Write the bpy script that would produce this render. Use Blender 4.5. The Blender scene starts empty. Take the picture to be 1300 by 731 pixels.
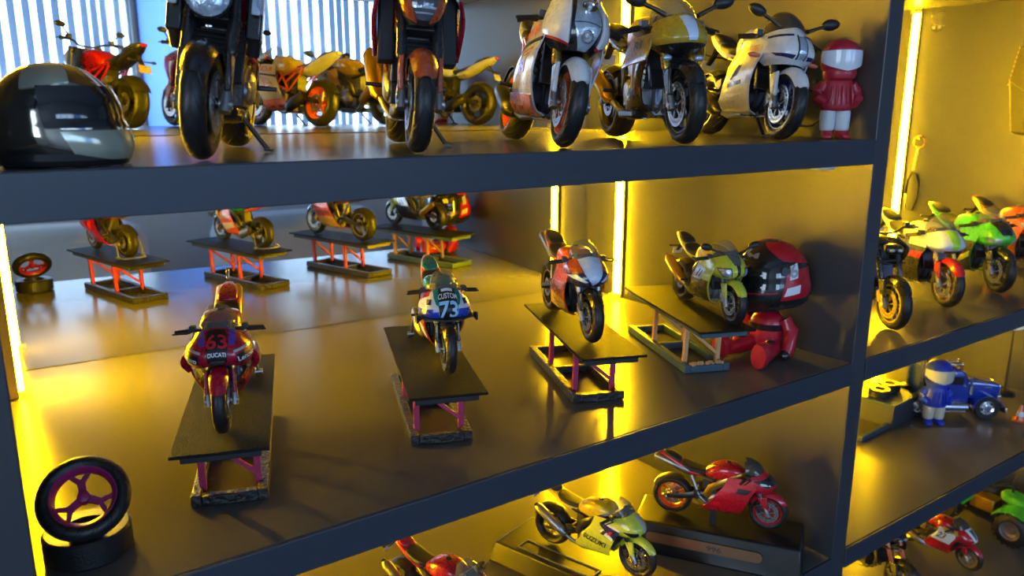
import bpy, bmesh, math, random
from mathutils import Vector, Matrix, Euler
random.seed(7)
SC = bpy.context.scene
COL = SC.collection
Z0 = 1.10                                   # height of the middle shelf above the room floor
rad = math.radians

# ------------------------------------------------------------------ camera
cam_d = bpy.data.cameras.new('camera'); cam = bpy.data.objects.new('camera', cam_d); COL.objects.link(cam)
cam_d.sensor_width = 36.0; cam_d.sensor_fit = 'HORIZONTAL'; cam_d.lens = 992.6 / 1300 * 36
cam_d.clip_start = 0.01; cam_d.clip_end = 50
_y, _p, _r = rad(35.018), rad(13.034), rad(0.115)
_f = Vector((math.sin(_y) * math.cos(_p), math.cos(_y) * math.cos(_p), -math.sin(_p)))
_rt = Vector((math.cos(_y), -math.sin(_y), 0)); _up = _rt.cross(_f)
_r2 = _rt * math.cos(_r) + _up * math.sin(_r); _u2 = -_rt * math.sin(_r) + _up * math.cos(_r)
_m = Matrix((_r2, _u2, -_f)).transposed().to_4x4()
_m.translation = Vector((0, -0.325, Z0 + 0.1953))
cam.matrix_world = _m
cam_d.dof.use_dof = True; cam_d.dof.focus_distance = 0.47; cam_d.dof.aperture_fstop = 15.0
SC.camera = cam

# ------------------------------------------------------------------ world, daylight, exposure
W = bpy.data.worlds.new('world'); SC.world = W; W.use_nodes = True
_bg = W.node_tree.nodes['Background']; _bg.inputs[0].default_value = (0.62, 0.76, 1.0, 1); _bg.inputs[1].default_value = 1.0
def area(name, loc, rot, sx, sy, power, col):
    l = bpy.data.lights.new(name, 'AREA'); l.shape = 'RECTANGLE'; l.size = sx; l.size_y = sy; l.energy = power; l.color = col
    o = bpy.data.objects.new(name, l); COL.objects.link(o); o.location = loc; o.rotation_euler = rot
    return o
DAY = (0.44, 0.68, 1.0)
area('window_daylight', (0.30, -2.42, Z0 + 0.37), (rad(90), 0, 0), 2.30, 0.70, 70, DAY)
area('side_fill_light', (-2.32, -1.15, 1.55), (0, rad(-90), 0), 1.0, 1.3, 24, (0.62, 0.80, 1.0))  # added fill lamp, brightens the room and the bike fronts
SC.view_settings.view_transform = 'Standard'; SC.view_settings.look = 'None'
SC.view_settings.gamma = 1.0; SC.view_settings.use_curve_mapping = False
SC.view_settings.exposure = 0.0
LED_STRENGTH = 520.0
LED_COLOR = (1.0, 0.58, 0.002)

# ------------------------------------------------------------------ materials
MATS = {}
def _nodes(name):
    m = bpy.data.materials.new(name); m.use_nodes = True
    return m, m.node_tree.nodes, m.node_tree.links
def pmat(name, col, rough=0.5, metal=0.0, coat=0.0, bump=0.0, scale=60.0, var=0.06, spec=0.5, emit=None, es=0.0, rv=0.15):
    if name in MATS: return MATS[name]
    m, N, L = _nodes(name)
    b = N['Principled BSDF']; tc = N.new('ShaderNodeTexCoord'); nz = N.new('ShaderNodeTexNoise')
    L.new(tc.outputs['Object'], nz.inputs['Vector']); nz.inputs['Scale'].default_value = scale; nz.inputs['Detail'].default_value = 4
    mx = N.new('ShaderNodeMix'); mx.data_type = 'RGBA'
    mx.inputs[6].default_value = (*[max(0, c * (1 - var)) for c in col], 1); mx.inputs[7].default_value = (*[min(1, c * (1 + var)) for c in col], 1)
    L.new(nz.outputs['Fac'], mx.inputs[0]); L.new(mx.outputs[2], b.inputs['Base Color'])
    mr = N.new('ShaderNodeMapRange'); mr.inputs[3].default_value = max(0.02, rough * (1 - rv)); mr.inputs[4].default_value = min(1, rough * (1 + rv))
    L.new(nz.outputs['Fac'], mr.inputs[0]); L.new(mr.outputs[0], b.inputs['Roughness'])
    b.inputs['Metallic'].default_value = metal; b.inputs['Coat Weight'].default_value = coat; b.inputs['Coat Roughness'].default_value = 0.06
    b.inputs['Specular IOR Level'].default_value = spec
    if bump:
        bp = N.new('ShaderNodeBump'); bp.inputs['Strength'].default_value = bump; bp.inputs['Distance'].default_value = 0.002
        L.new(nz.outputs['Fac'], bp.inputs['Height']); L.new(bp.outputs[0], b.inputs['Normal'])
    if emit: b.inputs['Emission Color'].default_value = (*emit, 1); b.inputs['Emission Strength'].default_value = es
    MATS[name] = m
    return m
PAINT = dict(red=(0.50, 0.006, 0.02), crimson=(0.36, 0.006, 0.016), white=(0.72, 0.74, 0.78), black=(0.012, 0.012, 0.014), orange=(0.75, 0.11, 0.012), rust=(0.42, 0.07, 0.02),
             gold=(0.60, 0.38, 0.06), mustard=(0.50, 0.33, 0.03), lime=(0.55, 0.62, 0.05), green=(0.06, 0.50, 0.03), teal=(0.0, 0.20, 0.19), blue=(0.015, 0.05, 0.42),
             navy=(0.012, 0.016, 0.09), yellow=(0.70, 0.50, 0.02), grey=(0.10, 0.105, 0.115), silver=(0.45, 0.47, 0.50), pink=(0.50, 0.03, 0.12), skyblue=(0.25, 0.55, 0.85),
             purple=(0.10, 0.05, 0.35), peach=(0.80, 0.25, 0.14), cherry=(0.42, 0.004, 0.03), fluo=(0.42, 0.80, 0.04), ice=(0.60, 0.72, 0.90), violet=(0.22, 0.02, 0.10), darkred=(0.16, 0.008, 0.012))
def P(c): return pmat('paint_' + c, PAINT[c], 0.28, 0.0, 0.8, 0.0, 30, 0.04)
def matte(c): return pmat('matte_' + c, PAINT[c], 0.55, 0.0, 0.0, 0.05, 90, 0.06)
def metal(c): return pmat('metal_' + c, PAINT[c], 0.30, 0.9, 0.0, 0.0, 60, 0.08)
RUBBER = None
def make_tire_mat():
    m, N, L = _nodes('tread_rubber'); b = N['Principled BSDF']
    b.inputs['Base Color'].default_value = (0.012, 0.012, 0.013, 1); b.inputs['Roughness'].default_value = 0.42
    tc = N.new('ShaderNodeTexCoord'); sp = N.new('ShaderNodeSeparateXYZ'); L.new(tc.outputs['Object'], sp.inputs[0])
    at = N.new('ShaderNodeMath'); at.operation = 'ARCTAN2'; L.new(sp.outputs[2], at.inputs[0]); L.new(sp.outputs[0], at.inputs[1])
    ab = N.new('ShaderNodeMath'); ab.operation = 'ABSOLUTE'; L.new(sp.outputs[1], ab.inputs[0])
    k = N.new('ShaderNodeMath'); k.operation = 'MULTIPLY_ADD'; L.new(ab.outputs[0], k.inputs[0]); k.inputs[1].default_value = 9.0; L.new(at.outputs[0], k.inputs[2])
    s = N.new('ShaderNodeMath'); s.operation = 'MULTIPLY'; L.new(k.outputs[0], s.inputs[0]); s.inputs[1].default_value = 16.0
    sn = N.new('ShaderNodeMath'); sn.operation = 'SINE'; L.new(s.outputs[0], sn.inputs[0])
    rp = N.new('ShaderNodeValToRGB'); rp.color_ramp.elements[0].position = 0.02; rp.color_ramp.elements[1].position = 0.22
    ad = N.new('ShaderNodeMath'); ad.operation = 'ADD'; L.new(sn.outputs[0], ad.inputs[0]); ad.inputs[1].default_value = 0.85
    L.new(ad.outputs[0], rp.inputs[0])
    bp = N.new('ShaderNodeBump'); bp.inputs['Strength'].default_value = 0.7; bp.inputs['Distance'].default_value = 0.004
    L.new(rp.outputs[0], bp.inputs['Height']); L.new(bp.outputs[0], b.inputs['Normal'])
    return m
RUBBER = make_tire_mat()
BLACK = pmat('black_plastic', (0.016, 0.016, 0.018), 0.38, 0, 0, 0.06, 120)
SATIN = pmat('satin_black', (0.022, 0.022, 0.025), 0.30, 0.2, 0.2, 0, 60)
ENGINE = pmat('cast_engine', (0.07, 0.07, 0.075), 0.42, 0.7, 0, 0.25, 50, 0.2)
ENGSIL = pmat('cast_silver', (0.38, 0.38, 0.39), 0.36, 0.85, 0, 0.2, 50, 0.15)
CHROME = pmat('chrome', (0.75, 0.76, 0.78), 0.12, 1.0)
STEEL = pmat('brushed_steel', (0.42, 0.42, 0.43), 0.32, 0.95, 0, 0.1, 200, 0.15)
GOLDM = pmat('gold_anodised', (0.62, 0.40, 0.08), 0.28, 0.9)
SEATM = pmat('seat_vinyl', (0.016, 0.016, 0.017), 0.55, 0, 0, 0.25, 150)
LENS = pmat('lamp_lens', (0.50, 0.60, 0.72), 0.08, 0.5, 1.0, 0.5, 22, 0.4)
DARKGLASS = pmat('dark_glass', (0.01, 0.011, 0.014), 0.06, 0, 1.0)
DISC = pmat('disc_steel', (0.50, 0.49, 0.47), 0.25, 0.9, 0, 0.1, 300, 0.2)
AMBER = pmat('amber_lens', (0.85, 0.20, 0.10), 0.15, 0, 0.8)
WHITEINK = pmat('white_print', (0.80, 0.82, 0.86), 0.4)
BLACKINK = pmat('black_print', (0.01, 0.01, 0.012), 0.4)
REDINK = pmat('red_print', (0.55, 0.015, 0.03), 0.4)
def glass(name, col, mixf=0.72, rough=0.03):
    if name in MATS: return MATS[name]
    m, N, L = _nodes(name); out = N['Material Output']; N.remove(N['Principled BSDF'])
    t = N.new('ShaderNodeBsdfTransparent'); t.inputs[0].default_value = (*col, 1)
    g = N.new('ShaderNodeBsdfPrincipled'); g.inputs['Base Color'].default_value = (*[c * 0.35 for c in col], 1); g.inputs['Roughness'].default_value = rough; g.inputs['Coat Weight'].default_value = 0.6
    nz = N.new('ShaderNodeTexNoise'); nz.inputs['Scale'].default_value = 8; fr = N.new('ShaderNodeMapRange')
    fr.inputs[3].default_value = 1 - mixf - 0.03; fr.inputs[4].default_value = 1 - mixf + 0.03; L.new(nz.outputs['Fac'], fr.inputs[0])
    mx = N.new('ShaderNodeMixShader'); L.new(fr.outputs[0], mx.inputs[0]); L.new(t.outputs[0], mx.inputs[1]); L.new(g.outputs[0], mx.inputs[2]); L.new(mx.outputs[0], out.inputs[0])
    MATS[name] = m
    return m
SCREEN = glass('clear_screen', (0.86, 0.87, 0.85), 0.80)
SMOKE = glass('smoked_screen', (0.35, 0.33, 0.30), 0.55)
CLEAR = glass('clear_plastic', (0.92, 0.92, 0.90), 0.80)

# ------------------------------------------------------------------ mesh builder
class MB:
    def __init__(s): s.v = []; s.f = []
    def add(s, vs, fs):
        n = len(s.v); s.v.extend([Vector(a) for a in vs]); s.f.extend([tuple(i + n for i in f) for f in fs]); return s
    def box(s, c, d, rot=None):
        c = Vector(c); hx, hy, hz = d[0] / 2, d[1] / 2, d[2] / 2
        R = Euler([rad(a) for a in rot]).to_matrix() if rot else Matrix.Identity(3)
        vs = [c + R @ Vector((x, y, z)) for x in (-hx, hx) for y in (-hy, hy) for z in (-hz, hz)]
        return s.add(vs, [(0, 1, 3, 2), (4, 6, 7, 5), (0, 4, 5, 1), (2, 3, 7, 6), (0, 2, 6, 4), (1, 5, 7, 3)])
    def tube(s, pts, r, n=10, flat=None, caps=True, up=None):
        pts = [Vector(p) for p in pts]; k = len(pts)
        rs = r if isinstance(r, (list, tuple)) else [r] * k
        vs = []; ref = Vector(up) if up else Vector((0, 0, 1))
        for i, p in enumerate(pts):
            t = (pts[min(i + 1, k - 1)] - pts[max(i - 1, 0)]).normalized()
            a = ref - t * ref.dot(t)
            if a.length < 0.05: a = Vector((1, 0, 0)) - t * t.x
            if a.length < 0.05: a = Vector((0, 1, 0)) - t * t.y
            a.normalize(); b = t.cross(a)
            fa, fb = flat if flat else (1, 1)
            for j in range(n):
                w = 2 * math.pi * (j + 0.5) / n
                vs.append(p + (a * math.cos(w) * fa + b * math.sin(w) * fb) * rs[i])
        fs = [(i * n + j, i * n + (j + 1) % n, (i + 1) * n + (j + 1) % n, (i + 1) * n + j) for i in range(k - 1) for j in range(n)]
        if caps: fs += [tuple(range(n - 1, -1, -1)), tuple((k - 1) * n + j for j in range(n))]
        return s.add(vs, fs)
    def lathe(s, prof, c=(0, 0, 0), n=32, axis='y', closed=False):
        c = Vector(c); k = len(prof); vs = []
        for j in range(n):
            w = 2 * math.pi * j / n; ca, sa = math.cos(w), math.sin(w)
            for r, a in prof:
                vs.append(c + (Vector((r * ca, a, r * sa)) if axis == 'y' else Vector((r * ca, r * sa, a)) if axis == 'z' else Vector((a, r * ca, r * sa))))
        kk = k if closed else k - 1
        fs = [(j * k + i, j * k + (i + 1) % k, ((j + 1) % n) * k + (i + 1) % k, ((j + 1) % n) * k + i) for j in range(n) for i in range(kk)]
        return s.add(vs, fs)
    def prism(s, poly, h0, h1, plane='xz'):
        n = len(poly)
        def P3(a, b, h): return (a, h, b) if plane == 'xz' else (a, b, h) if plane == 'xy' else (h, a, b)
        vs = [P3(a, b, h0) for a, b in poly] + [P3(a, b, h1) for a, b in poly]
        fs = [tuple(range(n - 1, -1, -1)), tuple(range(n, 2 * n))] + [(i, (i + 1) % n, n + (i + 1) % n, n + i) for i in range(n)]
        return s.add(vs, fs)
    def loft(s, rings, caps=True):
        n = len(rings[0]); k = len(rings)
        vs = [p for r in rings for p in r]
        fs = [(i * n + j, i * n + (j + 1) % n, (i + 1) * n + (j + 1) % n, (i + 1) * n + j) for i in range(k - 1) for j in range(n)]
        if caps: fs += [tuple(range(n - 1, -1, -1)), tuple((k - 1) * n + j for j in range(n))]
        return s.add(vs, fs)
    def ball(s, c, d, n=16, m=10):
        c = Vector(c); vs = []; fs = []
        for i in range(m + 1):
            t = math.pi * i / m
            for j in range(n):
                w = 2 * math.pi * j / n
                vs.append(c + Vector((d[0] * math.sin(t) * math.cos(w), d[1] * math.sin(t) * math.sin(w), d[2] * math.cos(t))))
        fs = [(i * n + j, (i + 1) * n + j, (i + 1) * n + (j + 1) % n, i * n + (j + 1) % n) for i in range(m) for j in range(n)]
        return s.add(vs, fs)
    def grid(s, pts):                      # open grid of rows
        k, n = len(pts), len(pts[0])
        return s.add([p for r in pts for p in r], [(i * n + j, i * n + j + 1, (i + 1) * n + j + 1, (i + 1) * n + j) for i in range(k - 1) for j in range(n - 1)])
    def sheet(s, S, quad=((0, 0), (1, 0), (1, 1), (0, 1)), nu=12, nv=10, off=0.0, thick=0.008):
        """a thin shell on surface S inside a uv quad (corner order 00,10,11,01)"""
        A, B, C_, D = [Vector((q[0], q[1], 0)) for q in quad]
        outer, inner = [], []
        for i in range(nv + 1):
            b = i / nv; ro, ri = [], []
            for j in range(nu + 1):
                a = j / nu; q = (A * (1 - a) + B * a) * (1 - b) + (D * (1 - a) + C_ * a) * b
                p, nn = S.pn(q.x, q.y)
                ro.append(p + nn * off); ri.append(p + nn * (off - thick))
            outer.append(ro); inner.append(ri)
        n = nu + 1; k = nv + 1; N = n * k
        fs = []
        for i in range(nv):
            for j in range(nu):
                a = i * n + j; fs.append((a, a + 1, a + n + 1, a + n)); fs.append((N + a, N + a + n, N + a + n + 1, N + a + 1))
        loop = [j for j in range(n)] + [i * n + n - 1 for i in range(1, k)] + [(k - 1) * n + j for j in range(n - 2, -1, -1)] + [i * n for i in range(k - 2, 0, -1)]
        fs += [(loop[q], N + loop[q], N + loop[(q + 1) % len(loop)], loop[(q + 1) % len(loop)]) for q in range(len(loop))]
        return s.add([p for r in outer for p in r] + [p for r in inner for p in r], fs)
    def xform(s, M): s.v = [M @ p for p in s.v]; return s

class Surf:
    """Catmull-Rom surface through a grid of control points"""
    def __init__(s, G, ref): s.G = [[Vector(p) for p in r] for r in G]; s.ref = Vector(ref)
    @staticmethod
    def cr(P, t):
        n = len(P) - 1; t = t * n; i = max(0, min(n - 1, int(math.floor(t)))); f = t - i
        p1, p2 = P[i], P[i + 1]
        p0 = P[i - 1] if i > 0 else p1 * 2 - p2
        p3 = P[i + 2] if i + 2 <= n else p2 * 2 - p1
        return 0.5 * ((2 * p1) + (p2 - p0) * f + (2 * p0 - 5 * p1 + 4 * p2 - p3) * f * f + (3 * p1 - p0 - 3 * p2 + p3) * f ** 3)
    def p(s, u, v): return s.cr([s.cr(r, u) for r in s.G], v)
    def pn(s, u, v):
        e = 0.01
        p = s.p(u, v); n = (s.p(u + e, v) - s.p(u - e, v)).cross(s.p(u, v + e) - s.p(u, v - e))
        if n.length < 1e-12: n = p - s.ref
        n.normalize()
        if n.dot(p - s.ref) < 0: n = -n
        return p, n

def obj(name, mb, mat, parent=None, sub=0, bevel=0.0, smooth=True, ang=40, mtx=None, label=None, kind=None):
    me = bpy.data.meshes.new(name); me.from_pydata([tuple(p) for p in mb.v], [], mb.f); me.update()
    bm = bmesh.new(); bm.from_mesh(me); bmesh.ops.remove_doubles(bm, verts=bm.verts, dist=1e-6); bmesh.ops.recalc_face_normals(bm, faces=bm.faces); bm.to_mesh(me); bm.free()
    if smooth:
        me.polygons.foreach_set('use_smooth', [True] * len(me.polygons))
        if not sub: me.set_sharp_from_angle(angle=rad(ang))
    me.materials.append(mat)
    o = bpy.data.objects.new(name, me); COL.objects.link(o)
    if parent is not None: o.parent = parent
    if mtx is not None: o.matrix_local = mtx
    if bevel:
        b = o.modifiers.new('bevel', 'BEVEL'); b.width = bevel; b.segments = 2; b.limit_method = 'ANGLE'; b.angle_limit = rad(35)
    if sub:
        d = o.modifiers.new('subsurf', 'SUBSURF'); d.levels = sub; d.render_levels = sub
    if label: o['label'] = label
    if kind: o['kind'] = kind
    return o
def root(name, label, cat, loc=(0, 0, 0), rotz=0.0, scale=1.0, group=None):
    o = bpy.data.objects.new(name, None); COL.objects.link(o); o.empty_display_size = 0.02
    o.location = loc; o.rotation_euler = (0, 0, rad(rotz)); o.scale = (scale,) * 3
    o['label'] = label; o['category'] = cat
    if group: o['group'] = group
    return o
def tag(o, label, cat, group=None):
    o['label'] = label; o['category'] = cat
    if group: o['group'] = group
    return o
_tx = {}
def text2d(s, shear=0.0, bold=0.0):
    key = (s, shear, bold)
    if key in _tx: return _tx[key]
    cu = bpy.data.curves.new('lettering', 'FONT'); cu.body = s; cu.resolution_u = 3; cu.shear = shear; cu.offset = bold
    ob = bpy.data.objects.new('lettering_tmp', cu); COL.objects.link(ob)
    dg = bpy.context.evaluated_depsgraph_get(); me = bpy.data.meshes.new_from_object(ob.evaluated_get(dg))
    bm = bmesh.new(); bm.from_mesh(me); bmesh.ops.triangulate(bm, faces=bm.faces)
    for _ in range(3):
        le = [e for e in bm.edges if e.calc_length() > 0.14]
        if le: bmesh.ops.subdivide_edges(bm, edges=le, cuts=1); bmesh.ops.triangulate(bm, faces=bm.faces)
    bm.to_mesh(me); bm.free()
    vs = [(v.co.x, v.co.y) for v in me.vertices]; fs = [tuple(p.vertices) for p in me.polygons]
    bpy.data.objects.remove(ob); bpy.data.meshes.remove(me); bpy.data.curves.remove(cu)
    x0 = min(v[0] for v in vs); x1 = max(v[0] for v in vs); y0 = min(v[1] for v in vs); y1 = max(v[1] for v in vs)
    _tx[key] = ([((x - x0) / (x1 - x0), (y - y0) / (y1 - y0)) for x, y in vs], fs)
    return _tx[key]
def text_on(mb, S, s, quad, off=0.004, shear=0.0, bold=0.02):
    """lettering laid on surface S; quad = uv of bottom-left, bottom-right, top-right, top-left as the reader sees it"""
    vs, fs = text2d(s, shear, bold); A, B, C_, D = [Vector((q[0], q[1], 0)) for q in quad]; out = []
    for a, b in vs:
        q = (A * (1 - a) + B * a) * (1 - b) + (D * (1 - a) + C_ * a) * b
        p, n = S.pn(q.x, q.y); out.append(p + n * off)
    return mb.add(out, fs)
def text_flat(mb, s, o, ux, uy, shear=0.0, bold=0.02):
    vs, fs = text2d(s, shear, bold); o, ux, uy = Vector(o), Vector(ux), Vector(uy)
    return mb.add([o + ux * a + uy * b for a, b in vs], fs)
# ------------------------------------------------------------------ the room
WALLP = pmat('wall_paint', (0.62, 0.66, 0.72), 0.8, 0, 0, 0.1, 40)
FLOORM = pmat('floor_tile', (0.24, 0.24, 0.25), 0.45, 0, 0, 0.1, 12, 0.2)
CEILM = pmat('ceiling_paint', (0.42, 0.44, 0.48), 0.9)
def slat_mat(name, col, tr):
    m, N, L = _nodes(name); b = N['Principled BSDF']; b.inputs['Base Color'].default_value = (*col, 1); b.inputs['Roughness'].default_value = 0.6
    t = N.new('ShaderNodeBsdfTranslucent'); mx = N.new('ShaderNodeMixShader'); nz = N.new('ShaderNodeTexNoise'); nz.inputs['Scale'].default_value = 6
    mr = N.new('ShaderNodeMapRange'); mr.inputs[3].default_value = tr - 0.05; mr.inputs[4].default_value = tr + 0.05; L.new(nz.outputs['Fac'], mr.inputs[0]); L.new(mr.outputs[0], mx.inputs[0])
    t.inputs[0].default_value = (*col, 1); L.new(b.outputs[0], mx.inputs[1]); L.new(t.outputs[0], mx.inputs[2]); L.new(mx.outputs[0], N['Material Output'].inputs[0])
    return m
SLATM = slat_mat('blind_slat', (0.45, 0.52, 0.62), 0.35); FROST = slat_mat('frosted_pane', (0.34, 0.45, 0.68), 0.72)
FRAMEM = pmat('window_frame_grey', (0.25, 0.27, 0.31), 0.5)
SHELF = pmat('slate_laminate', (0.046, 0.050, 0.061), 0.36, 0, 0, 0, 300, 0.03, rv=0.02)
SHELFTOP = pmat('glossy_slate_top', (0.105, 0.098, 0.088), 0.21, 0, 0.0, 0, 400, 0.03, 0.16, rv=0.01)
EDGE = pmat('navy_daylight_tone', (0.034, 0.043, 0.062), 0.40, 0, 0, 0, 300, 0.03, rv=0.02)  # slate variant with the cool daylight of the fronts put into its colour
RX0, RX1, RY0, RY1, RH = -2.2, 3.4, -2.3, 0.40, 2.7
def struct(name, mb, m, **k):
    return obj(name, mb, m, kind='structure', smooth=False, **k)
struct('floor', MB().box(((RX0 + RX1) / 2, (RY0 + RY1) / 2, -0.05), (RX1 - RX0, RY1 - RY0, 0.1)), FLOORM)
struct('ceiling', MB().box(((RX0 + RX1) / 2, (RY0 + RY1) / 2, RH + 0.05), (RX1 - RX0, RY1 - RY0, 0.1)), CEILM)
struct('wall_back', MB().box(((RX0 + RX1) / 2, RY1 + 0.05, RH / 2), (RX1 - RX0, 0.1, RH)), WALLP)
lw = MB(); _a, _b, _c, _d = -1.85, -0.45, 1.0, 2.1
lw.box((RX0 - 0.05, (RY0 + _a) / 2, RH / 2), (0.1, _a - RY0, RH)).box((RX0 - 0.05, (_b + RY1) / 2, RH / 2), (0.1, RY1 - _b, RH)).box((RX0 - 0.05, (_a + _b) / 2, _c / 2), (0.1, _b - _a, _c)).box((RX0 - 0.05, (_a + _b) / 2, (_d + RH) / 2), (0.1, _b - _a, RH - _d))
struct('wall_left', lw, WALLP)
lf = MB()
for y in (_a + 0.02, (_a + _b) / 2, _b - 0.02): lf.box((RX0 - 0.05, y, (_c + _d) / 2), (0.06, 0.04, _d - _c))
for z in (_c + 0.02, _d - 0.02): lf.box((RX0 - 0.05, (_a + _b) / 2, z), (0.05, _b - _a - 0.04, 0.04))
struct('window_4', lf, FRAMEM)  # added window, made up to go with the side fill lamp
struct('wall_right', MB().box((RX1 + 0.05, (RY0 + RY1) / 2, RH / 2), (0.1, RY1 - RY0, RH)), WALLP)
WINS = [(-0.80, 0.365), (0.380, 0.80), (0.815, 1.40)]
WZ0, WZ1 = Z0 + 0.06, Z0 + 0.68
fw = MB(); xs = [RX0] + [a for w in WINS for a in w] + [RX1]
for i in range(0, len(xs), 2): fw.box(((xs[i] + xs[i + 1]) / 2, RY0 + 0.05, RH / 2), (xs[i + 1] - xs[i], 0.1, RH))
for a, b in WINS:
    fw.box(((a + b) / 2, RY0 + 0.05, WZ0 / 2), (b - a, 0.1, WZ0)); fw.box(((a + b) / 2, RY0 + 0.05, (WZ1 + RH) / 2), (b - a, 0.1, RH - WZ1))
struct('wall_front', fw, WALLP)
slat_me = None
for wi, (a, b) in enumerate(WINS):
    fr = MB()
    for x in (a + 0.006, b - 0.006): fr.box((x, RY0 + 0.05, (WZ0 + WZ1) / 2), (0.012, 0.06, WZ1 - WZ0))
    for z in (WZ0 + 0.015, WZ1 - 0.015): fr.box(((a + b) / 2, RY0 + 0.05, z), (b - a - 0.024, 0.06, 0.03))
    win = struct('window_%d' % (wi + 1), fr, FRAMEM)
    if wi == 1:
        obj('pane', MB().box(((a + b) / 2, RY0 + 0.05, (WZ0 + WZ1) / 2), (b - a - 0.024, 0.006, WZ1 - WZ0 - 0.06)), FROST, win, smooth=False); continue
    x = a + 0.03; k = 0
    while x < b - 0.04:
        if slat_me is None:
            s = obj('slat', MB().box((0, 0, 0), (0.026, 0.004, WZ1 - WZ0 - 0.06)), SLATM, win, smooth=False); slat_me = s.data
        else:
            s = bpy.data.objects.new('slat', slat_me); COL.objects.link(s); s.parent = win
        s.location = (x, RY0 + 0.09, (WZ0 + WZ1) / 2); s.rotation_euler = (0, 0, rad(18 + 4 * math.sin(k * 1.7)))
        x += 0.0435 if (k % 9) not in (6, 7) else 0.030; k += 1
# seating seen only in the mirror
UPH = pmat('grey_upholstery', (0.50, 0.53, 0.58), 0.85, 0, 0, 0.3, 120, 0.1)
UPH2 = pmat('pale_upholstery', (0.66, 0.64, 0.60), 0.85, 0, 0, 0.3, 120, 0.1)
def rbox(mb, c, d): return mb.box(c, d)
def armchair(label, x, y, rz, m):
    r = root('armchair', label, 'armchair', (x, y, 0), rz, 1.0, 'armchairs reflected in the mirror')
    obj('seat', MB().box((0, 0.0, 0.38), (0.62, 0.60, 0.20)), m, r, bevel=0.06)
    obj('backrest', MB().box((0, -0.30, 0.66), (0.64, 0.16, 0.52), (8, 0, 0)), m, r, bevel=0.07)
    for s_ in (-1, 1):
        obj('armrest', MB().box((s_ * 0.34, -0.02, 0.46), (0.12, 0.62, 0.36)), m, r, bevel=0.05)
        for t in (-1, 1): obj('leg', MB().tube([(s_ * 0.28, t * 0.24, 0.0), (s_ * 0.27, t * 0.23, 0.29)], [0.015, 0.022]), SATIN, r)
    return r
armchair('pale grey armchair reflected at the left of the middle mirror', -0.02, -1.62, 4, UPH2)
armchair('blue grey rounded armchair reflected behind the second bike lift', 0.86, -1.60, -3, UPH)
armchair('dark grey armchair reflected behind the third bike lift', 1.72, -1.64, -6, UPH)
bt = root('low_bench', 'long black bench reflected just beyond the shelf edge', 'bench', (0.95, -1.05, 0))
obj('bench_top', MB().box((0, 0, 0.47), (2.0, 0.34, 0.06)), BLACK, bt, bevel=0.01)
for sx in (-0.9, 0.9):
    for sy in (-0.13, 0.13): obj('leg', MB().box((sx, sy, 0.22), (0.05, 0.05, 0.44)), BLACK, bt, bevel=0.004)

# ------------------------------------------------------------------ the shelving unit
unit = root('display_shelving', 'dark slate display shelving unit with three uprights and boards', 'shelving', (0, 0, 0))
XL0, XL1, XM0, XM1, XR0, XR1 = -0.0143, 0.0043, 0.5540, 0.5726, 1.1100, 1.1286
DEP = 0.365; TH = 0.0182
for a, b in ((XL0, XL1), (XM0, XM1), (XR0, XR1)):
    obj('upright', MB().box(((a + b) / 2, DEP / 2, (Z0 + 0.55) / 2), (b - a, DEP, Z0 + 0.55)), SHELF, unit, bevel=0.0006, smooth=False)
ZL = {'m': [-0.3405, -0.1710, 0.0, 0.1728, 0.3456, 0.5180], 'r': [-0.3405, -0.1680, 0.0, 0.3456, 0.5180]}
for key, a, b in (('m', XL1, XM0), ('r', XM1, XR0)):
    for z in ZL[key]:
        sb_ = obj('shelf_board', MB().box(((a + b) / 2, DEP / 2 + 0.0010, Z0 + z - TH / 2), (b - a - 0.0012, DEP - 0.002, TH)), SHELFTOP, unit, smooth=False)
        obj('front_strip', MB().box(((a + b) / 2, 0.0, Z0 + z - TH / 2), (b - a - 0.0012, 0.0016, TH)), EDGE, sb_, bevel=0.0005, smooth=False)  # added strip, its navy carries the dark cool daylight tone of board fronts
def mirror_mat():
    m, N, L = _nodes('mirror_silver'); b = N['Principled BSDF']; b.inputs['Metallic'].default_value = 1.0
    b.inputs['Base Color'].default_value = (0.80, 0.81, 0.80, 1)
    tc = N.new('ShaderNodeTexCoord'); nz = N.new('ShaderNodeTexNoise'); nz.inputs['Scale'].default_value = 14; nz.inputs['Detail'].default_value = 6
    L.new(tc.outputs['Object'], nz.inputs[0]); mr = N.new('ShaderNodeMapRange'); mr.inputs[1].default_value = 0.35; mr.inputs[2].default_value = 0.75
    mr.inputs[3].default_value = 0.004; mr.inputs[4].default_value = 0.03; L.new(nz.outputs['Fac'], mr.inputs[0]); L.new(mr.outputs[0], b.inputs['Roughness'])
    return m
MIRROR = mirror_mat()
def my(x): return 0.3475 - 0.04 * x        # the mirrors lean a little out of square
names = ['bottom', 'lower', 'middle', 'upper']
def mirror(x0, x1, z0, z1, label):
    mb = MB(); vs = [(x, my(x) + d, z) for z in (Z0 + z0, Z0 + z1) for d in (0, 0.003) for x in (x0, x1)]
    mb.add(vs, [(0, 1, 3, 2), (4, 6, 7, 5), (0, 4, 5, 1), (2, 3, 7, 6), (0, 2, 6, 4), (1, 5, 7, 3)])
    tag(obj('back_mirror', mb, MIRROR, smooth=False), label, 'mirror', 'mirrors at the back of the shelves')
mirror(XL1 + 0.001, XM0 - 0.001, -0.1705, -TH - 0.0005, 'mirror backing the lower shelf behind the yellow and red bikes')
mirror(XL1 + 0.001, XM0 - 0.001, 0.0005, 0.1728 - TH - 0.0005, 'mirror backing the middle shelf behind the four bike lifts')
mirror(XL1 + 0.001, XM0 - 0.001, 0.1733, 0.3456 - TH - 0.0005, 'mirror backing the upper shelf behind the five large bikes')
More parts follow.
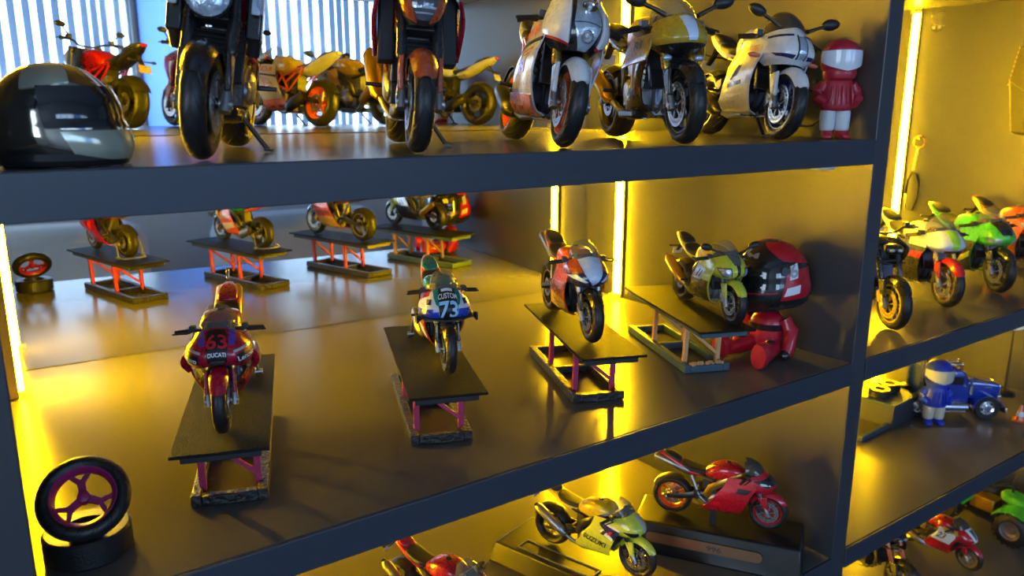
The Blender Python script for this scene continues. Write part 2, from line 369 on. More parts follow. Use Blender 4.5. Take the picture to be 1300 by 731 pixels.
# LED bars on the sides of the uprights
def led_mat():
    m, N, L = _nodes('led_diffuser'); b = N['Principled BSDF']; tc = N.new('ShaderNodeTexCoord'); wv = N.new('ShaderNodeTexNoise'); wv.inputs['Scale'].default_value = 90
    L.new(tc.outputs['Object'], wv.inputs[0]); mr = N.new('ShaderNodeMapRange'); mr.inputs[3].default_value = LED_STRENGTH * 0.95; mr.inputs[4].default_value = LED_STRENGTH * 1.05
    L.new(wv.outputs['Fac'], mr.inputs[0]); L.new(mr.outputs[0], b.inputs['Emission Strength'])
    b.inputs['Base Color'].default_value = (0.9, 0.8, 0.4, 1); b.inputs['Emission Color'].default_value = (*LED_COLOR, 1)
    return m
LEDM = led_mat(); ALU = pmat('aluminium_channel', (0.40, 0.40, 0.42), 0.3, 0.9)
def led(xf, y, z0, z1, side, label, deep=0.003):
    """side -1: on the left face of an upright; +1: on the right face"""
    r = root('led_light_bar', label, 'light bar', (xf, y, Z0 + z0 + 0.0005), 0, 1.0, 'yellow light bars on the uprights')
    h = z1 - z0 - 0.002; s = side
    obj('channel', MB().box((s * deep / 2, 0, h / 2), (deep, 0.0115, h)), ALU if deep < 0.005 else GOLDCH, r, smooth=False)
    bl = 0.0005; bk = 0.0035 if deep > 0.005 else 0.0020
    pr_ = [(s * deep, -0.0050)] + [(s * (deep + bl + bk * math.sin(t)), -0.0050 * math.cos(t)) for t in [math.pi * i / 10 for i in range(0, 11)]] + [(s * deep, 0.0050)]
    obj('diffuser', MB().prism(pr_, 0.004, h - 0.004, 'xy'), LEDM, r)
    for z in (0.002, h - 0.002): obj('end_cap', MB().box((s * (deep + 0.004), 0, z), (0.008, 0.0112, 0.004)), CLEAR, r, bevel=0.0006)
GOLDCH = pmat('amber_channel', (0.75, 0.48, 0.06), 0.25, 0.6)
LV = [('lower', -0.1705, -TH), ('middle', 0.0, 0.1728 - TH), ('upper', 0.1728, 0.3456 - TH)]
for nm, z0, z1 in LV:
    led(XM0, 0.2687, z0, z1, -1, 'glowing yellow light bar on the centre upright, %s shelf' % nm)
    led(XL1, 0.2870, z0, z1, 1, 'glowing yellow light bar beside the nearest dark upright, %s shelf' % nm, 0.009)
led(XR0, 0.2840, 0.0, 0.3456 - TH, -1, 'tall glowing yellow light bar above the black naked bike')
led(XM1, 0.2840, 0.0, 0.3456 - TH, 1, 'tall yellow light bar hidden behind the centre upright')
led(XR0, 0.2840, -0.168, -TH, -1, 'short yellow light bar behind the blue truck')
led(XM1, 0.2840, -0.168, -TH, 1, 'short yellow light bar behind the small black tyres')
led(XR0, 0.2840, -0.3405, -0.168 - TH, -1, 'yellow light bar behind the green quad')
led(XM1, 0.2840, -0.3405, -0.168 - TH, 1, 'yellow light bar behind the gold fork bike')
# ------------------------------------------------------------------ motorcycle generator (built in full-size metres, the root scales it down)
def mirY(pts): return [(p[0], -p[1], p[2]) for p in pts]
def bodyloft(secs, n=14):
    """closed body from sections (x, ztop, zbot, half width, squareness)"""
    rings = []
    for x, zt, zb, hw, q in secs:
        zc, hz = (zt + zb) / 2, (zt - zb) / 2; ring = []
        for j in range(n):
            w = 2 * math.pi * (j + 0.5) / n; c, s = math.cos(w), math.sin(w)
            ring.append(Vector((x, hw * math.copysign(abs(c) ** q, c), zc + hz * math.copysign(abs(s) ** q, s))))
        rings.append(ring)
    return MB().loft(rings)
def nose_surf(rows, ref=(0.30, 0, 0.80)):
    G = []
    for xc, zc, xs, ys, zs in rows:
        h = []
        for k, (a, b) in enumerate(((1.0, 1.0), (0.54, 0.93), (0.21, 0.72), (0.055, 0.40))):
            h.append(Vector((xc + (xs - xc) * a, ys * b, zc + (zs - zc) * (a * 0.6 + b * 0.4))))
        G.append(h + [Vector((xc, 0, zc))] + [Vector((p.x, -p.y, p.z)) for p in reversed(h)])
    return Surf(G, ref)
def side_surf(front, rear, sgn, bulge=0.015, ref=(0.1, 0, 0.5)):
    G = []
    for a, b in zip(front, rear):
        a, b = Vector(a), Vector(b); row = []
        for k in range(5):
            t = k / 4; p = a * (1 - t) + b * t; p.y += bulge * math.sin(math.pi * t); row.append(Vector((p.x, sgn * p.y, p.z)))
        G.append(row)
    return Surf(G, ref)
SPOKE_ME = {}
def wheel(rt, nm, axle, R, w, rim_m, style, M, disc_y, disc_r, disc_m=None, tire_m=None, ring_m=None):
    k = R / 0.30; Rr = R - 0.088 * k; a = w * 0.40
    mb = MB(); mb.lathe([(Rr + 0.012, a), (Rr - 0.006, a), (Rr - 0.016, a * 0.8), (Rr - 0.034, a * 0.35), (Rr - 0.034, -a * 0.35), (Rr - 0.016, -a * 0.8), (Rr - 0.006, -a), (Rr + 0.012, -a)], n=40, closed=True)
    mb.lathe([(0.0, 0.055), (0.022, 0.055), (0.040, 0.045), (0.045, 0.0), (0.040, -0.045), (0.022, -0.055), (0.0, -0.055)], n=20)
    def spoke(w0, w1, r0, r1, t0=0.017, t1=0.013):
        p0 = Vector((r0 * math.cos(w0), 0, r0 * math.sin(w0))); p1 = Vector((r1 * math.cos(w1), 0, r1 * math.sin(w1)))
        mb.tube([p0, p1], [t0, t1], n=4, flat=(1.0, 1.5), up=(0, 1, 0))
    n = {'s5': 5, 's10': 10, 'y3': 3, 's6': 6, 'y5': 5, 'p5': 5, 's7': 7}[style]
    for i in range(n):
        w0 = 2 * math.pi * i / n + 0.4
        if style[0] == 's': spoke(w0, w0 + (0.0 if n != 10 else 0.16), 0.03, Rr - 0.02)
        elif style[0] == 'y':
            spoke(w0, w0, 0.03, Rr * 0.55, 0.024, 0.022); d = 0.26 if n == 5 else 0.36
            spoke(w0, w0 + d, Rr * 0.5, Rr - 0.02, 0.016, 0.013); spoke(w0, w0 - d, Rr * 0.5, Rr - 0.02, 0.016, 0.013)
        else:
            for d in (-0.13, 0.13): spoke(w0 + d * 0.5, w0 + d, 0.03, Rr - 0.02, 0.013, 0.011)
    T = M @ Matrix.Translation(Vector(axle))
    wo = obj(nm, mb, rim_m, rt, mtx=T)
    h = [(R, 0.0), (R - 0.006 * k, w * 0.22), (R - 0.024 * k, w * 0.40), (R - 0.050 * k, w * 0.5), (R - 0.072 * k, w * 0.485), (Rr + 0.010, a * 1.06), (Rr - 0.004, a * 0.98)]
    prof = h + [(r, -y) for r, y in reversed(h[1:])]
    obj('tire', MB().lathe(prof, n=48, closed=True), tire_m or RUBBER, wo, ang=60)
    if ring_m: 
        for s in (-1, 1): obj('rim_stripe', MB().lathe([(Rr + 0.004, s * (a + 0.001)), (Rr + 0.004, s * (a + 0.003)), (Rr - 0.012, s * (a + 0.003)), (Rr - 0.012, s * (a + 0.001))], n=40, closed=True), ring_m, wo)
    for y in disc_y:
        mb = MB(); N_ = 40; r0, r1 = disc_r * 0.64, disc_r; rr = [r0, r0 + (r1 - r0) * 0.36, r0 + (r1 - r0) * 0.64, r1]; t = 0.004
        for i in range(N_):
            a0, a1 = 2 * math.pi * i / N_, 2 * math.pi * (i + 1) / N_
            for q in range(3):
                if q == 1 and i % 2: continue
                ra, rb = rr[q], rr[q + 1]
                vs = [(r * math.cos(a_), y + e, r * math.sin(a_)) for e in (-t, t) for (r, a_) in ((ra, a0), (rb, a0), (rb, a1), (ra, a1))]
                mb.add(vs, [(0, 1, 2, 3), (7, 6, 5, 4), (0, 4, 5, 1), (2, 6, 7, 3), (1, 5, 6, 2), (0, 3, 7, 4)])
        for i in range(6):
            a_ = 2 * math.pi * i / 6; mb.tube([(0.035 * math.cos(a_), y, 0.035 * math.sin(a_)), ((r0 + 0.01) * math.cos(a_ + 0.25), y, (r0 + 0.01) * math.sin(a_ + 0.25))], 0.010, n=4)
        obj('brake_disc', mb, disc_m or DISC, wo, smooth=False)
    return wo
SPORT_NOSE = [(0.60, 1.00, 0.34, 0.185, 0.90), (0.70, 0.925, 0.37, 0.215, 0.84), (0.78, 0.83, 0.40, 0.222, 0.77), (0.785, 0.75, 0.43, 0.20, 0.71), (0.70, 0.685, 0.47, 0.15, 0.665)]
SPORT_SCREEN = [(0.615, 0.995, 0.38, 0.165, 0.925), (0.545, 1.075, 0.36, 0.155, 0.995), (0.46, 1.125, 0.34, 0.125, 1.06), (0.38, 1.145, 0.33, 0.085, 1.11)]
SIDE_F = [(0.49, 0.192, 0.83), (0.53, 0.222, 0.70), (0.47, 0.238, 0.58), (0.40, 0.220, 0.42), (0.335, 0.140, 0.24), (0.30, 0.05, 0.195)]
SIDE_R = [(0.12, 0.200, 0.805), (0.07, 0.222, 0.66), (-0.02, 0.235, 0.54), (-0.10, 0.222, 0.40), (-0.26, 0.150, 0.22), (-0.28, 0.05, 0.185)]
def bike(c):
    g = c.get
    rt = root('model_motorcycle', c['label'], 'motorcycle model', (c['loc'][0], c['loc'][1], Z0 + c['loc'][2] + 0.0004), c['yaw'], c['scale'], c['group'])
    rt.rotation_euler[0] = rad(-g('lean', 0)); sdz = 0.265 * math.tan(rad(g('lean', 0)))
    kind = g('kind', 'sport'); col = g('col', 'red')
    main = P(col); AF, AR = Vector((0.70, 0, 0.288)), Vector((-0.70, 0, 0.305))
    k = Vector((-0.407, 0, 0.914)); head = AF + k * 0.66 - Vector((0.04, 0, 0))
    M = Matrix.Translation(head) @ Matrix.Rotation(rad(g('steer', 0)), 4, k) @ Matrix.Translation(-head); I = Matrix.Identity(4)
    rf = g('rim', SATIN); rr_ = g('rim_r', rf)
    wheel(rt, 'front_wheel', AF, 0.288, 0.122, rf, g('spoke', 's5'), M, (-0.066, 0.066), 0.160, g('disc', None), g('tire'), g('ring'))
    rw = wheel(rt, 'rear_wheel', AR, 0.305, 0.195, rr_, g('spoke', 's5'), I, (-0.085,), 0.115, None, g('tire'), g('ring'))
    obj('sprocket', MB().lathe([(0.02, 0.088), (0.105, 0.088), (0.112, 0.092), (0.105, 0.096), (0.02, 0.096)], n=24), g('sprocket', STEEL), rw)
    # fork and brakes
    up_m, lo_m = g('fork_up', GOLDM), g('fork_lo', CHROME)
    fo = MB()
    for s in (-1, 1):
        b = AF + Vector((0, s * 0.108, 0)); fo.tube([b + k * 0.27, b + k * 0.29, b + k * 0.70], [0.026, 0.033, 0.031], n=12)
    fork = obj('front_fork', fo.xform(M), up_m, rt)
    lo = MB(); ft = MB(); cal = MB()
    for s in (-1, 1):
        b = AF + Vector((0, s * 0.108, 0)); lo.tube([b - k * 0.02, b + k * 0.28], 0.021, n=10)
        ft.tube([b - k * 0.045, b + k * 0.03, b + k * 0.10], [0.030, 0.034, 0.026], n=10); ft.tube([b + Vector((0, -0.03, 0)), b + Vector((0, 0.035, 0))], 0.026, n=12)
        q = AF + Vector((-0.135, s * 0.084, 0.055)); cal.box(q, (0.055, 0.055, 0.135), (0, -22, 0)); cal.box(q + Vector((0.03, s * 0.02, 0.0)), (0.06, 0.02, 0.05), (0, -22, 0))
    obj('slider', lo.xform(M), lo_m, fork); obj('axle_clamp', ft.xform(M), g('clamp', STEEL), fork); obj('brake_caliper', cal.xform(M), g('caliper', SATIN), fork, bevel=0.008)
    tc = MB()
    for t in (0.46, 0.665): tc.box(AF + k * t - Vector((0.02, 0, 0)), (0.075, 0.285, 0.032), (0, -24, 0))
    obj('triple_clamp', tc.xform(M), BLACK, fork, bevel=0.008)
    # front mudguard
    fa0, fa1 = g('fender_arc', (28, 158)); fr_, fd = 0.309, 0.060
    class FS:
        def pn(self, u, v):
            w = rad(fa0 + (fa1 - fa0) * u); t = (v - 0.5) * 2; e = math.sin(math.pi * min(max(u, 0), 1)) ** 0.35
            hw = 0.082 * (0.55 + 0.45 * e); r_ = fr_ - fd * (abs(t) ** 2.6); y = hw * t
            p = Vector((r_ * math.cos(w), y, r_ * math.sin(w))); n = Vector((math.cos(w), t * 0.8, math.sin(w))).normalized(); return AF + p, n
    fm = g('fender', main); fe = MB().sheet(FS(), nu=18, nv=10, thick=0.008); fen = obj('front_mudguard', fe.xform(M), fm, rt)
    st = MB()
    for s in (-1, 1):
        b = AF + Vector((0, s * 0.099, 0))
        st.add([b + Vector(v) for v in ((-0.02, 0, 0.27), (-0.17, 0, 0.25), (-0.15, s * 0.028, 0.24), (-0.02, s * 0.028, 0.26), (0.01, 0, 0.06), (-0.05, 0, 0.05), (-0.05, s * 0.034, 0.06), (0.01, s * 0.034, 0.07))],
               [(0, 1, 2, 3), (4, 7, 6, 5), (0, 3, 7, 4), (1, 5, 6, 2), (2, 6, 7, 3), (0, 4, 5, 1)])
    obj('mudguard_stay', st.xform(M), g('stay', fm), fen, bevel=0.01)
    # engine, radiator, frame
    en = MB(); en.box((0.0, 0, 0.40), (0.40, 0.27, 0.24)); en.box((0.16, 0, 0.56), (0.19, 0.26, 0.26), (0, 18, 0)); en.box((0.04, 0, 0.25), (0.30, 0.16, 0.10))
    en.box((0.22, 0, 0.74), (0.34, 0.15, 0.16)); en.box((-0.16, 0, 0.60), (0.18, 0.16, 0.22))
    for i in range(5): en.box((0.17 + 0.012 * i, 0, 0.48 + 0.045 * i), (0.20, 0.285, 0.014), (0, 18, 0))
    for s in (-1, 1):
        for i in range(3): en.tube([(0.27, 0.09 * (i - 1), 0.56), (0.33, 0.09 * (i - 1), 0.44), (0.27, 0.07 * (i - 1), 0.27), (0.12, 0.04 * (i - 1), 0.20)], 0.019, n=8)
    eng = obj('engine', en, g('engine', ENGINE), rt, bevel=0.012)
    for s in (-1, 1):
        obj('engine_cover', MB().lathe([(0.0, s * 0.178), (0.055, s * 0.176), (0.085, s * 0.165), (0.100, s * 0.150), (0.102, s * 0.125)], (-0.05, 0, 0.39), n=28), g('cover', ENGSIL), eng)
        obj('engine_cover', MB().lathe([(0.0, s * 0.168), (0.035, s * 0.166), (0.055, s * 0.150), (0.056, s * 0.12)], (0.12, 0, 0.37), n=22), g('cover', ENGSIL), eng)
    ra = MB(); ra.box((0.355, 0, 0.55), (0.045, 0.30, 0.30), (0, -14, 0))
    rad_o = obj('radiator', ra, SATIN, rt, bevel=0.006)
    rs = MB()
    for i in range(11): rs.box((0.380 - 0.0068 * (i - 5) * -1 * 1.0, 0, 0.55 + 0.026 * (i - 5)), (0.010, 0.27, 0.006), (0, -14, 0))
    obj('radiator_fins', rs, STEEL if g('steel_rad') else BLACK, rad_o, smooth=False)
    fmat = g('frame', SATIN)
    if g('trellis'):
        fr2 = MB(); nodes = [((0.36, 0.06, 0.86), (-0.02, 0.17, 0.66)), ((0.34, 0.06, 0.74), (0.08, 0.17, 0.54)), ((0.08, 0.17, 0.54), (-0.16, 0.15, 0.46)), ((-0.02, 0.17, 0.66), (-0.16, 0.15, 0.46)),
                 ((0.36, 0.06, 0.86), (0.20, 0.13, 0.64)), ((0.17, 0.12, 0.765), (0.08, 0.17, 0.54)), ((-0.02, 0.17, 0.66), (0.08, 0.17, 0.54)), ((-0.02, 0.17, 0.66), (-0.45, 0.11, 0.80)), ((-0.16, 0.15, 0.46), (-0.45, 0.11, 0.80)), ((-0.10, 0.16, 0.58), (-0.28, 0.13, 0.72))]
        for s in (-1, 1):
            for a, b in nodes: fr2.tube([(a[0], a[1] * s, a[2]), (b[0], b[1] * s, b[2])], 0.015, n=8)
        obj('trellis_frame', fr2, fmat, rt)
    else:
        fr2 = MB()
        for s in (-1, 1): fr2.tube([(0.40, s * 0.06, 0.84), (0.26, s * 0.15, 0.80), (0.06, s * 0.185, 0.70), (-0.12, s * 0.165, 0.58), (-0.18, s * 0.145, 0.42)], [0.05, 0.055, 0.055, 0.058, 0.05], n=8, flat=(1, 0.40))
        for s in (-1, 1): fr2.tube([(-0.10, s * 0.10, 0.66), (-0.45, s * 0.09, 0.74), (-0.72, s * 0.06, 0.86)], 0.017, n=8)
        obj('main_frame', fr2, fmat, rt)
    sw = MB()
    for s in (-1, 1): sw.tube([(-0.16, s * 0.115, 0.42), (-0.34, s * 0.130, 0.41), (-0.56, s * 0.135, 0.345), (-0.76, s * 0.135, 0.312)], [0.045, 0.055, 0.045, 0.034], n=8, flat=(1, 0.42))
    sw.tube([(-0.31, -0.12, 0.43), (-0.31, 0.12, 0.43)], 0.035, n=8); sw.tube([(-0.70, -0.155, 0.315), (-0.70, 0.155, 0.315)], 0.022, n=12)
    swo = obj('swingarm', sw, g('swing', SATIN), rt)
    ch = MB()
    for z0_, z1_ in ((0.44, 0.425), (0.35, 0.205)): ch.tube([(-0.10, 0.092, z0_ if z0_ > 0.4 else 0.36), (-0.70, 0.092, z1_)], 0.010, n=4)
    obj('chain', ch, STEEL, swo, smooth=False)
    shk = MB(); shk.tube([(-0.20, 0, 0.36), (-0.14, 0, 0.66)], 0.020, n=8)
    for i in range(7): shk.lathe([(0.030, -0.007), (0.040, 0.0), (0.030, 0.007)], (-0.195 + 0.0075 * i, 0, 0.42 + 0.03 * i), n=12, axis='z')
    obj('shock_absorber', shk, g('spring', metal('gold')), swo)
    # fuel tank, seat, tail
    dz = g('tank_dz', 0.0)
    tk = bodyloft([(0.35, 0.845 + dz, 0.745, 0.085, 0.7), (0.30, 0.915 + dz, 0.72, 0.145, 0.62), (0.20, 0.955 + dz, 0.70, 0.178, 0.58), (0.06, 0.965 + dz, 0.69, 0.188, 0.58), (-0.08, 0.93 + dz, 0.69, 0.172, 0.60), (-0.18, 0.86 + dz * 0.5, 0.70, 0.125, 0.65), (-0.235, 0.81, 0.715, 0.095, 0.75)])
    tank = obj('fuel_tank', tk, P(g('tank', col)), rt, sub=1)
    obj('filler_cap', MB().lathe([(0.0, 0.012), (0.030, 0.012), (0.038, 0.004), (0.038, -0.02)], (0.10, 0, 0.962 + dz), n=20, axis='z'), SATIN, tank)
    if g('tank_stripe'):
        sm = MB()
        for s in (-1, 1): sm.tube([(0.31, s * 0.125, 0.885 + dz), (0.16, s * 0.176, 0.86 + dz), (-0.02, s * 0.184, 0.83 + dz), (-0.16, s * 0.140, 0.78)], [0.02, 0.035, 0.035, 0.015], n=8, flat=(1, 0.30))
        obj('tank_stripe', sm, P(g('tank_stripe')), tank)
    se = bodyloft([(-0.19, 0.815, 0.745, 0.085, 0.6), (-0.27, 0.805, 0.735, 0.125, 0.55), (-0.42, 0.825, 0.745, 0.135, 0.55), (-0.54, 0.865, 0.775, 0.125, 0.55), (-0.58, 0.890, 0.80, 0.110, 0.6)])
    obj('rider_seat', se, SEATM, rt, sub=1)
    td = g('tail_dz', 0.0)
    tl = bodyloft([(-0.26, 0.760, 0.675, 0.120, 0.6), (-0.40, 0.785, 0.70, 0.130, 0.6), (-0.56, 0.865 + td * 0.3, 0.755, 0.128, 0.58), (-0.72, 0.935 + td * 0.7, 0.825 + td * 0.5, 0.110, 0.58), (-0.88, 0.985 + td, 0.90 + td, 0.075, 0.6), (-0.97, 1.005 + td, 0.945 + td, 0.045, 0.7)])
    tail = obj('tail_cowl', tl, P(g('tail', col)), rt, sub=1)
    if g('pillion', True):
        ps = bodyloft([(-0.58, 0.90 + td * 0.4, 0.84 + td * 0.4, 0.085, 0.6), (-0.66, 0.945 + td * 0.6, 0.86 + td * 0.6, 0.105, 0.55), (-0.78, 0.985 + td * 0.85, 0.90 + td * 0.85, 0.090, 0.55), (-0.88, 1.008 + td, 0.95 + td, 0.055, 0.6)])
        obj('pillion_seat', ps, P(g('hump')) if g('hump') else SEATM, rt, sub=1)
    obj('tail_light', MB().box((-0.972, 0, 0.968 + td), (0.025, 0.075, 0.035)), pmat('red_lens', (0.45, 0.01, 0.01), 0.12, 0, 0.8), tail, bevel=0.006)
    if g('plate', True):
        pl = MB(); pl.tube([(-0.84, 0, 0.86 + td), (-0.93, 0, 0.76), (-1.00, 0, 0.70)], 0.020, n=6, flat=(0.6, 1.6)); po = obj('plate_bracket', pl, BLACK, rt)
        obj('number_plate', MB().box((-1.005, 0, 0.69), (0.010, 0.15, 0.095), (0, 25, 0)), g('plate_m', pmat('plate_white', (0.7, 0.68, 0.6), 0.5)), po, bevel=0.004)
        ind = MB()
        for s in (-1, 1): ind.tube([(-0.93, 0.02 * s, 0.78), (-0.935, 0.12 * s, 0.785)], 0.010, n=6); ind.ball((-0.935, 0.145 * s, 0.785), (0.022, 0.034, 0.018), 10, 6)
        obj('rear_indicator', ind, BLACK, po)
    hg = MB()
    class HS:
        def pn(self, u, v):
            w = rad(60 + 95 * u); t = (v - 0.5) * 2; r_ = 0.328 - 0.05 * abs(t) ** 2.5
            return AR + Vector((-r_ * -math.cos(w), 0.115 * t, r_ * math.sin(w))), Vector((math.cos(w), 0, math.sin(w)))
    obj('rear_hugger', hg.sheet(HS(), nu=10, nv=8, thick=0.006), BLACK, swo)
    # exhaust
    ex = g('exhaust', 'side'); xm = g('exhaust_m', STEEL)
    if ex == 'side':
        e = MB().tube([(0.10, -0.06, 0.20), (-0.12, -0.10, 0.19), (-0.28, -0.135, 0.25), (-0.40, -0.175, 0.34)], 0.028, n=10); eo = obj('exhaust_pipe', e, STEEL, rt)
        obj('muffler', MB().tube([(-0.36, -0.172, 0.32), (-0.40, -0.185, 0.35), (-0.46, -0.195, 0.40), (-0.80, -0.225, 0.62), (-0.84, -0.228, 0.645)], [0.03, 0.055, 0.066, 0.066, 0.045], n=16), xm, eo)
        obj('muffler_tip', MB().tube([(-0.835, -0.228, 0.642), (-0.865, -0.230, 0.662)], 0.030, n=14), BLACK, eo)
    elif ex == 'low':
        e = MB().tube([(0.10, -0.06, 0.20), (-0.10, -0.10, 0.18), (-0.22, -0.14, 0.22)], 0.030, n=10); eo = obj('exhaust_pipe', e, STEEL, rt)
        obj('muffler', MB().tube([(-0.18, -0.14, 0.20), (-0.22, -0.165, 0.225), (-0.30, -0.185, 0.26), (-0.56, -0.205, 0.37), (-0.59, -0.205, 0.38)], [0.04, 0.065, 0.080, 0.062, 0.05], n=16, flat=(1.1, 0.8)), xm, eo)
    elif ex == 'twin':
        eo = obj('exhaust_pipe', MB().tube([(0.10, -0.06, 0.20), (-0.15, -0.12, 0.20), (-0.28, -0.16, 0.32)], 0.032, n=10), STEEL, rt)
        for d in (0, 0.105):
            obj('muffler', MB().tube([(-0.26, -0.165, 0.31 + d), (-0.30, -0.18, 0.33 + d), (-0.58, -0.215, 0.44 + d), (-0.62, -0.218, 0.455 + d)], [0.03, 0.052, 0.052, 0.036], n=14), xm, eo)
    else:
        eo = obj('exhaust_pipe', MB().tube([(-0.10, -0.10, 0.22), (-0.28, -0.15, 0.40), (-0.42, -0.10, 0.70)], 0.026, n=10), STEEL, rt)
        for s in (-1, 1): obj('muffler', MB().tube([(-0.42, s * 0.075, 0.73), (-0.48, s * 0.08, 0.76), (-0.96, s * 0.075, 0.915), (-0.99, s * 0.075, 0.925)], [0.035, 0.055, 0.055, 0.04], n=14), xm, eo)
    # pegs, stand
    for s in (-1, 1):
        pg = MB(); pg.tube([(-0.26, s * 0.15, 0.44), (-0.30, s * 0.17, 0.40), (-0.30, s * 0.28, 0.405)], [0.016, 0.018, 0.014], n=8); pg.box((-0.31, s * 0.155, 0.43), (0.10, 0.014, 0.14), (0, -15, 0))
        obj('foot_peg', pg, STEEL if g('peg_steel') else BLACK, rt)
    if g('stand', True):
        obj('side_stand', MB().tube([(0.02, 0.10, 0.24), (-0.02, 0.20, 0.10 + sdz * 0.6), (-0.04, 0.265, 0.012 + sdz)], 0.014, n=8).box((-0.03, 0.275, 0.010 + sdz), (0.09, 0.05, 0.014)), BLACK, rt)
    # handlebars
    hb = head + Vector((0.03, 0, -0.015))
    for s in (-1, 1):
        b = MB()
        if kind == 'naked':
            b.tube([(0.40, 0, 1.00), (0.40, s * 0.10, 1.01), (0.36, s * 0.20, 1.055), (0.31, s * 0.30, 1.06), (0.26, s * 0.39, 1.05)], 0.014, n=8); e0, e1 = Vector((0.30, s * 0.29, 1.06)), Vector((0.255, s * 0.40, 1.05))
        else:
            z = g('clip_z', 0.855); b.tube([(0.42, s * 0.09, z), (0.41, s * 0.16, z), (0.35, s * 0.30, z - 0.025), (0.325, s * 0.36, z - 0.035)], 0.015, n=8); e0, e1 = Vector((0.375, s * 0.24, z - 0.015)), Vector((0.32, s * 0.37, z - 0.037))
        bar = obj('handlebar', b.xform(M), BLACK, rt)
        gm = MB().tube([e0, e0 + (e1 - e0) * 0.06, e0 + (e1 - e0) * 0.9, e1], [0.018, 0.023, 0.022, 0.026], n=10)
        obj('grip', gm.xform(M), g('grip', SEATM), bar)
        lv = MB().tube([e0 + Vector((0.03, 0, 0.0)), e0 + Vector((0.075, s * 0.02, 0)), e1 + Vector((0.065, 0, 0.005)), e1 + Vector((0.05, s * 0.02, 0.0))], [0.014, 0.010, 0.008, 0.010], n=6)
        lv.box(e0 + Vector((0.02, -s * 0.02, 0.03)), (0.06, 0.05, 0.045))
        obj('lever', lv.xform(M), BLACK, bar)
    surf = {}
    inv = g('screen_m', SCREEN)
    if kind == 'sport':
        nd = g('nose_dz', 0.07); low = lambda R_: [(a, b - nd, c_, d, e - nd) for a, b, c_, d, e in R_]
        rows = low(g('nose_rows', SPORT_NOSE)); N_ = nose_surf(rows, (0.30, 0, 0.75)); surf['nose'] = N_
        no = obj('nose_cowl', MB().sheet(N_, nu=32, nv=18, thick=0.012), P(g('nose', col)), rt)
        sr = nose_surf(low(g('screen_rows', SPORT_SCREEN)), (0.30, 0, 0.75)); surf['screen'] = sr
        obj('windscreen', MB().sheet(sr, nu=20, nv=10, thick=0.005, off=0.002), inv, rt)
        SF, SR = g('side_f', SIDE_F), g('side_r', SIDE_R); wd = g('wide', 1.0)
        if wd != 1.0: SF = [(a, b * wd, c_) for a, b, c_ in SF]; SR = [(a, b * wd, c_) for a, b, c_ in SR]
        for s, nm in ((1, 'L'), (-1, 'R')):
            S_ = side_surf(SF, SR, s); surf['side' + nm] = S_
            v1 = g('side_cut', 1.0)
            so = obj('side_fairing', MB().sheet(S_, quad=((0, 0), (1, 0), (1, v1), (0, v1)), nu=16, nv=24, thick=0.012), P(g('side', col)), rt)
            surf['obj' + nm] = so
        obj('dashboard', MB().box((0.47, 0, 0.96 - nd), (0.05, 0.13, 0.07), (0, -35, 0)), BLACK, rt, bevel=0.008)
        surf['objN'] = no
        if g('mirrors'):
            for s in (-1, 1):
                b = MB().tube([(0.56, s * 0.13, 0.985 - nd), (0.55, s * 0.22, 1.03 - nd), (0.53, s * 0.30, 1.065 - nd)], [0.020, 0.014, 0.016], n=8, flat=(1, 1.4))
                mo = obj('wing_mirror', b, g('mirror_m', BLACK), rt)
                mh = MB().ball((0, 0, 0), (0.045, 0.085, 0.048), 16, 10).xform(Matrix.Translation((0.53, s * 0.345, 1.085 - nd)) @ Matrix.Rotation(rad(s * 14), 4, 'X'))
                obj('mirror_shell', mh, g('mirror_m', BLACK), mo)
    else:
        if g('mirrors'):
            for s in (-1, 1):
                mo = obj('wing_mirror', MB().tube([(0.31, s * 0.24, 1.06), (0.33, s * 0.30, 1.15), (0.31, s * 0.35, 1.20)], 0.010, n=8), BLACK, rt)
                obj('mirror_shell', MB().ball((0.31, s * 0.37, 1.215), (0.022, 0.07, 0.036), 16, 10), BLACK, mo)
    if g('extra'): g('extra')(rt, surf, M, c, tank, tail)
    dec = {'nose': 'objN', 'sideL': 'objL', 'sideR': 'objR', 'screen': 'objN'}
    for ov in g('over', []):
        sn, quad, m_ = ov[0], ov[1], ov[2]; off = ov[3] if len(ov) > 3 else 0.004; nm = ov[4] if len(ov) > 4 else 'graphic_panel'
        names_ = [sn] if sn != 'side' else ['sideL', 'sideR']
        if len(quad) == 4 and not isinstance(quad[0], (tuple, list)): u0, u1, v0, v1 = quad; quad = ((u0, v0), (u1, v0), (u1, v1), (u0, v1))
        for s_ in names_:
            obj(nm, MB().sheet(surf[s_], quad, 16, 12, off, off + 0.004), m_, surf[dec[s_]])
        if sn == 'nose' and len(ov) > 5:           # mirrored copy on the other half
            q2 = tuple((1 - a, b) for a, b in quad); obj(nm, MB().sheet(surf['nose'], q2, 16, 12, off, off + 0.004), m_, surf['objN'])
    for sn, s, quad, m_ in g('text', []):
        obj('lettering', text_on(MB(), surf[sn], s, quad, off=0.0125, shear=0.0), m_, surf[dec[sn]], smooth=False)
    return rt
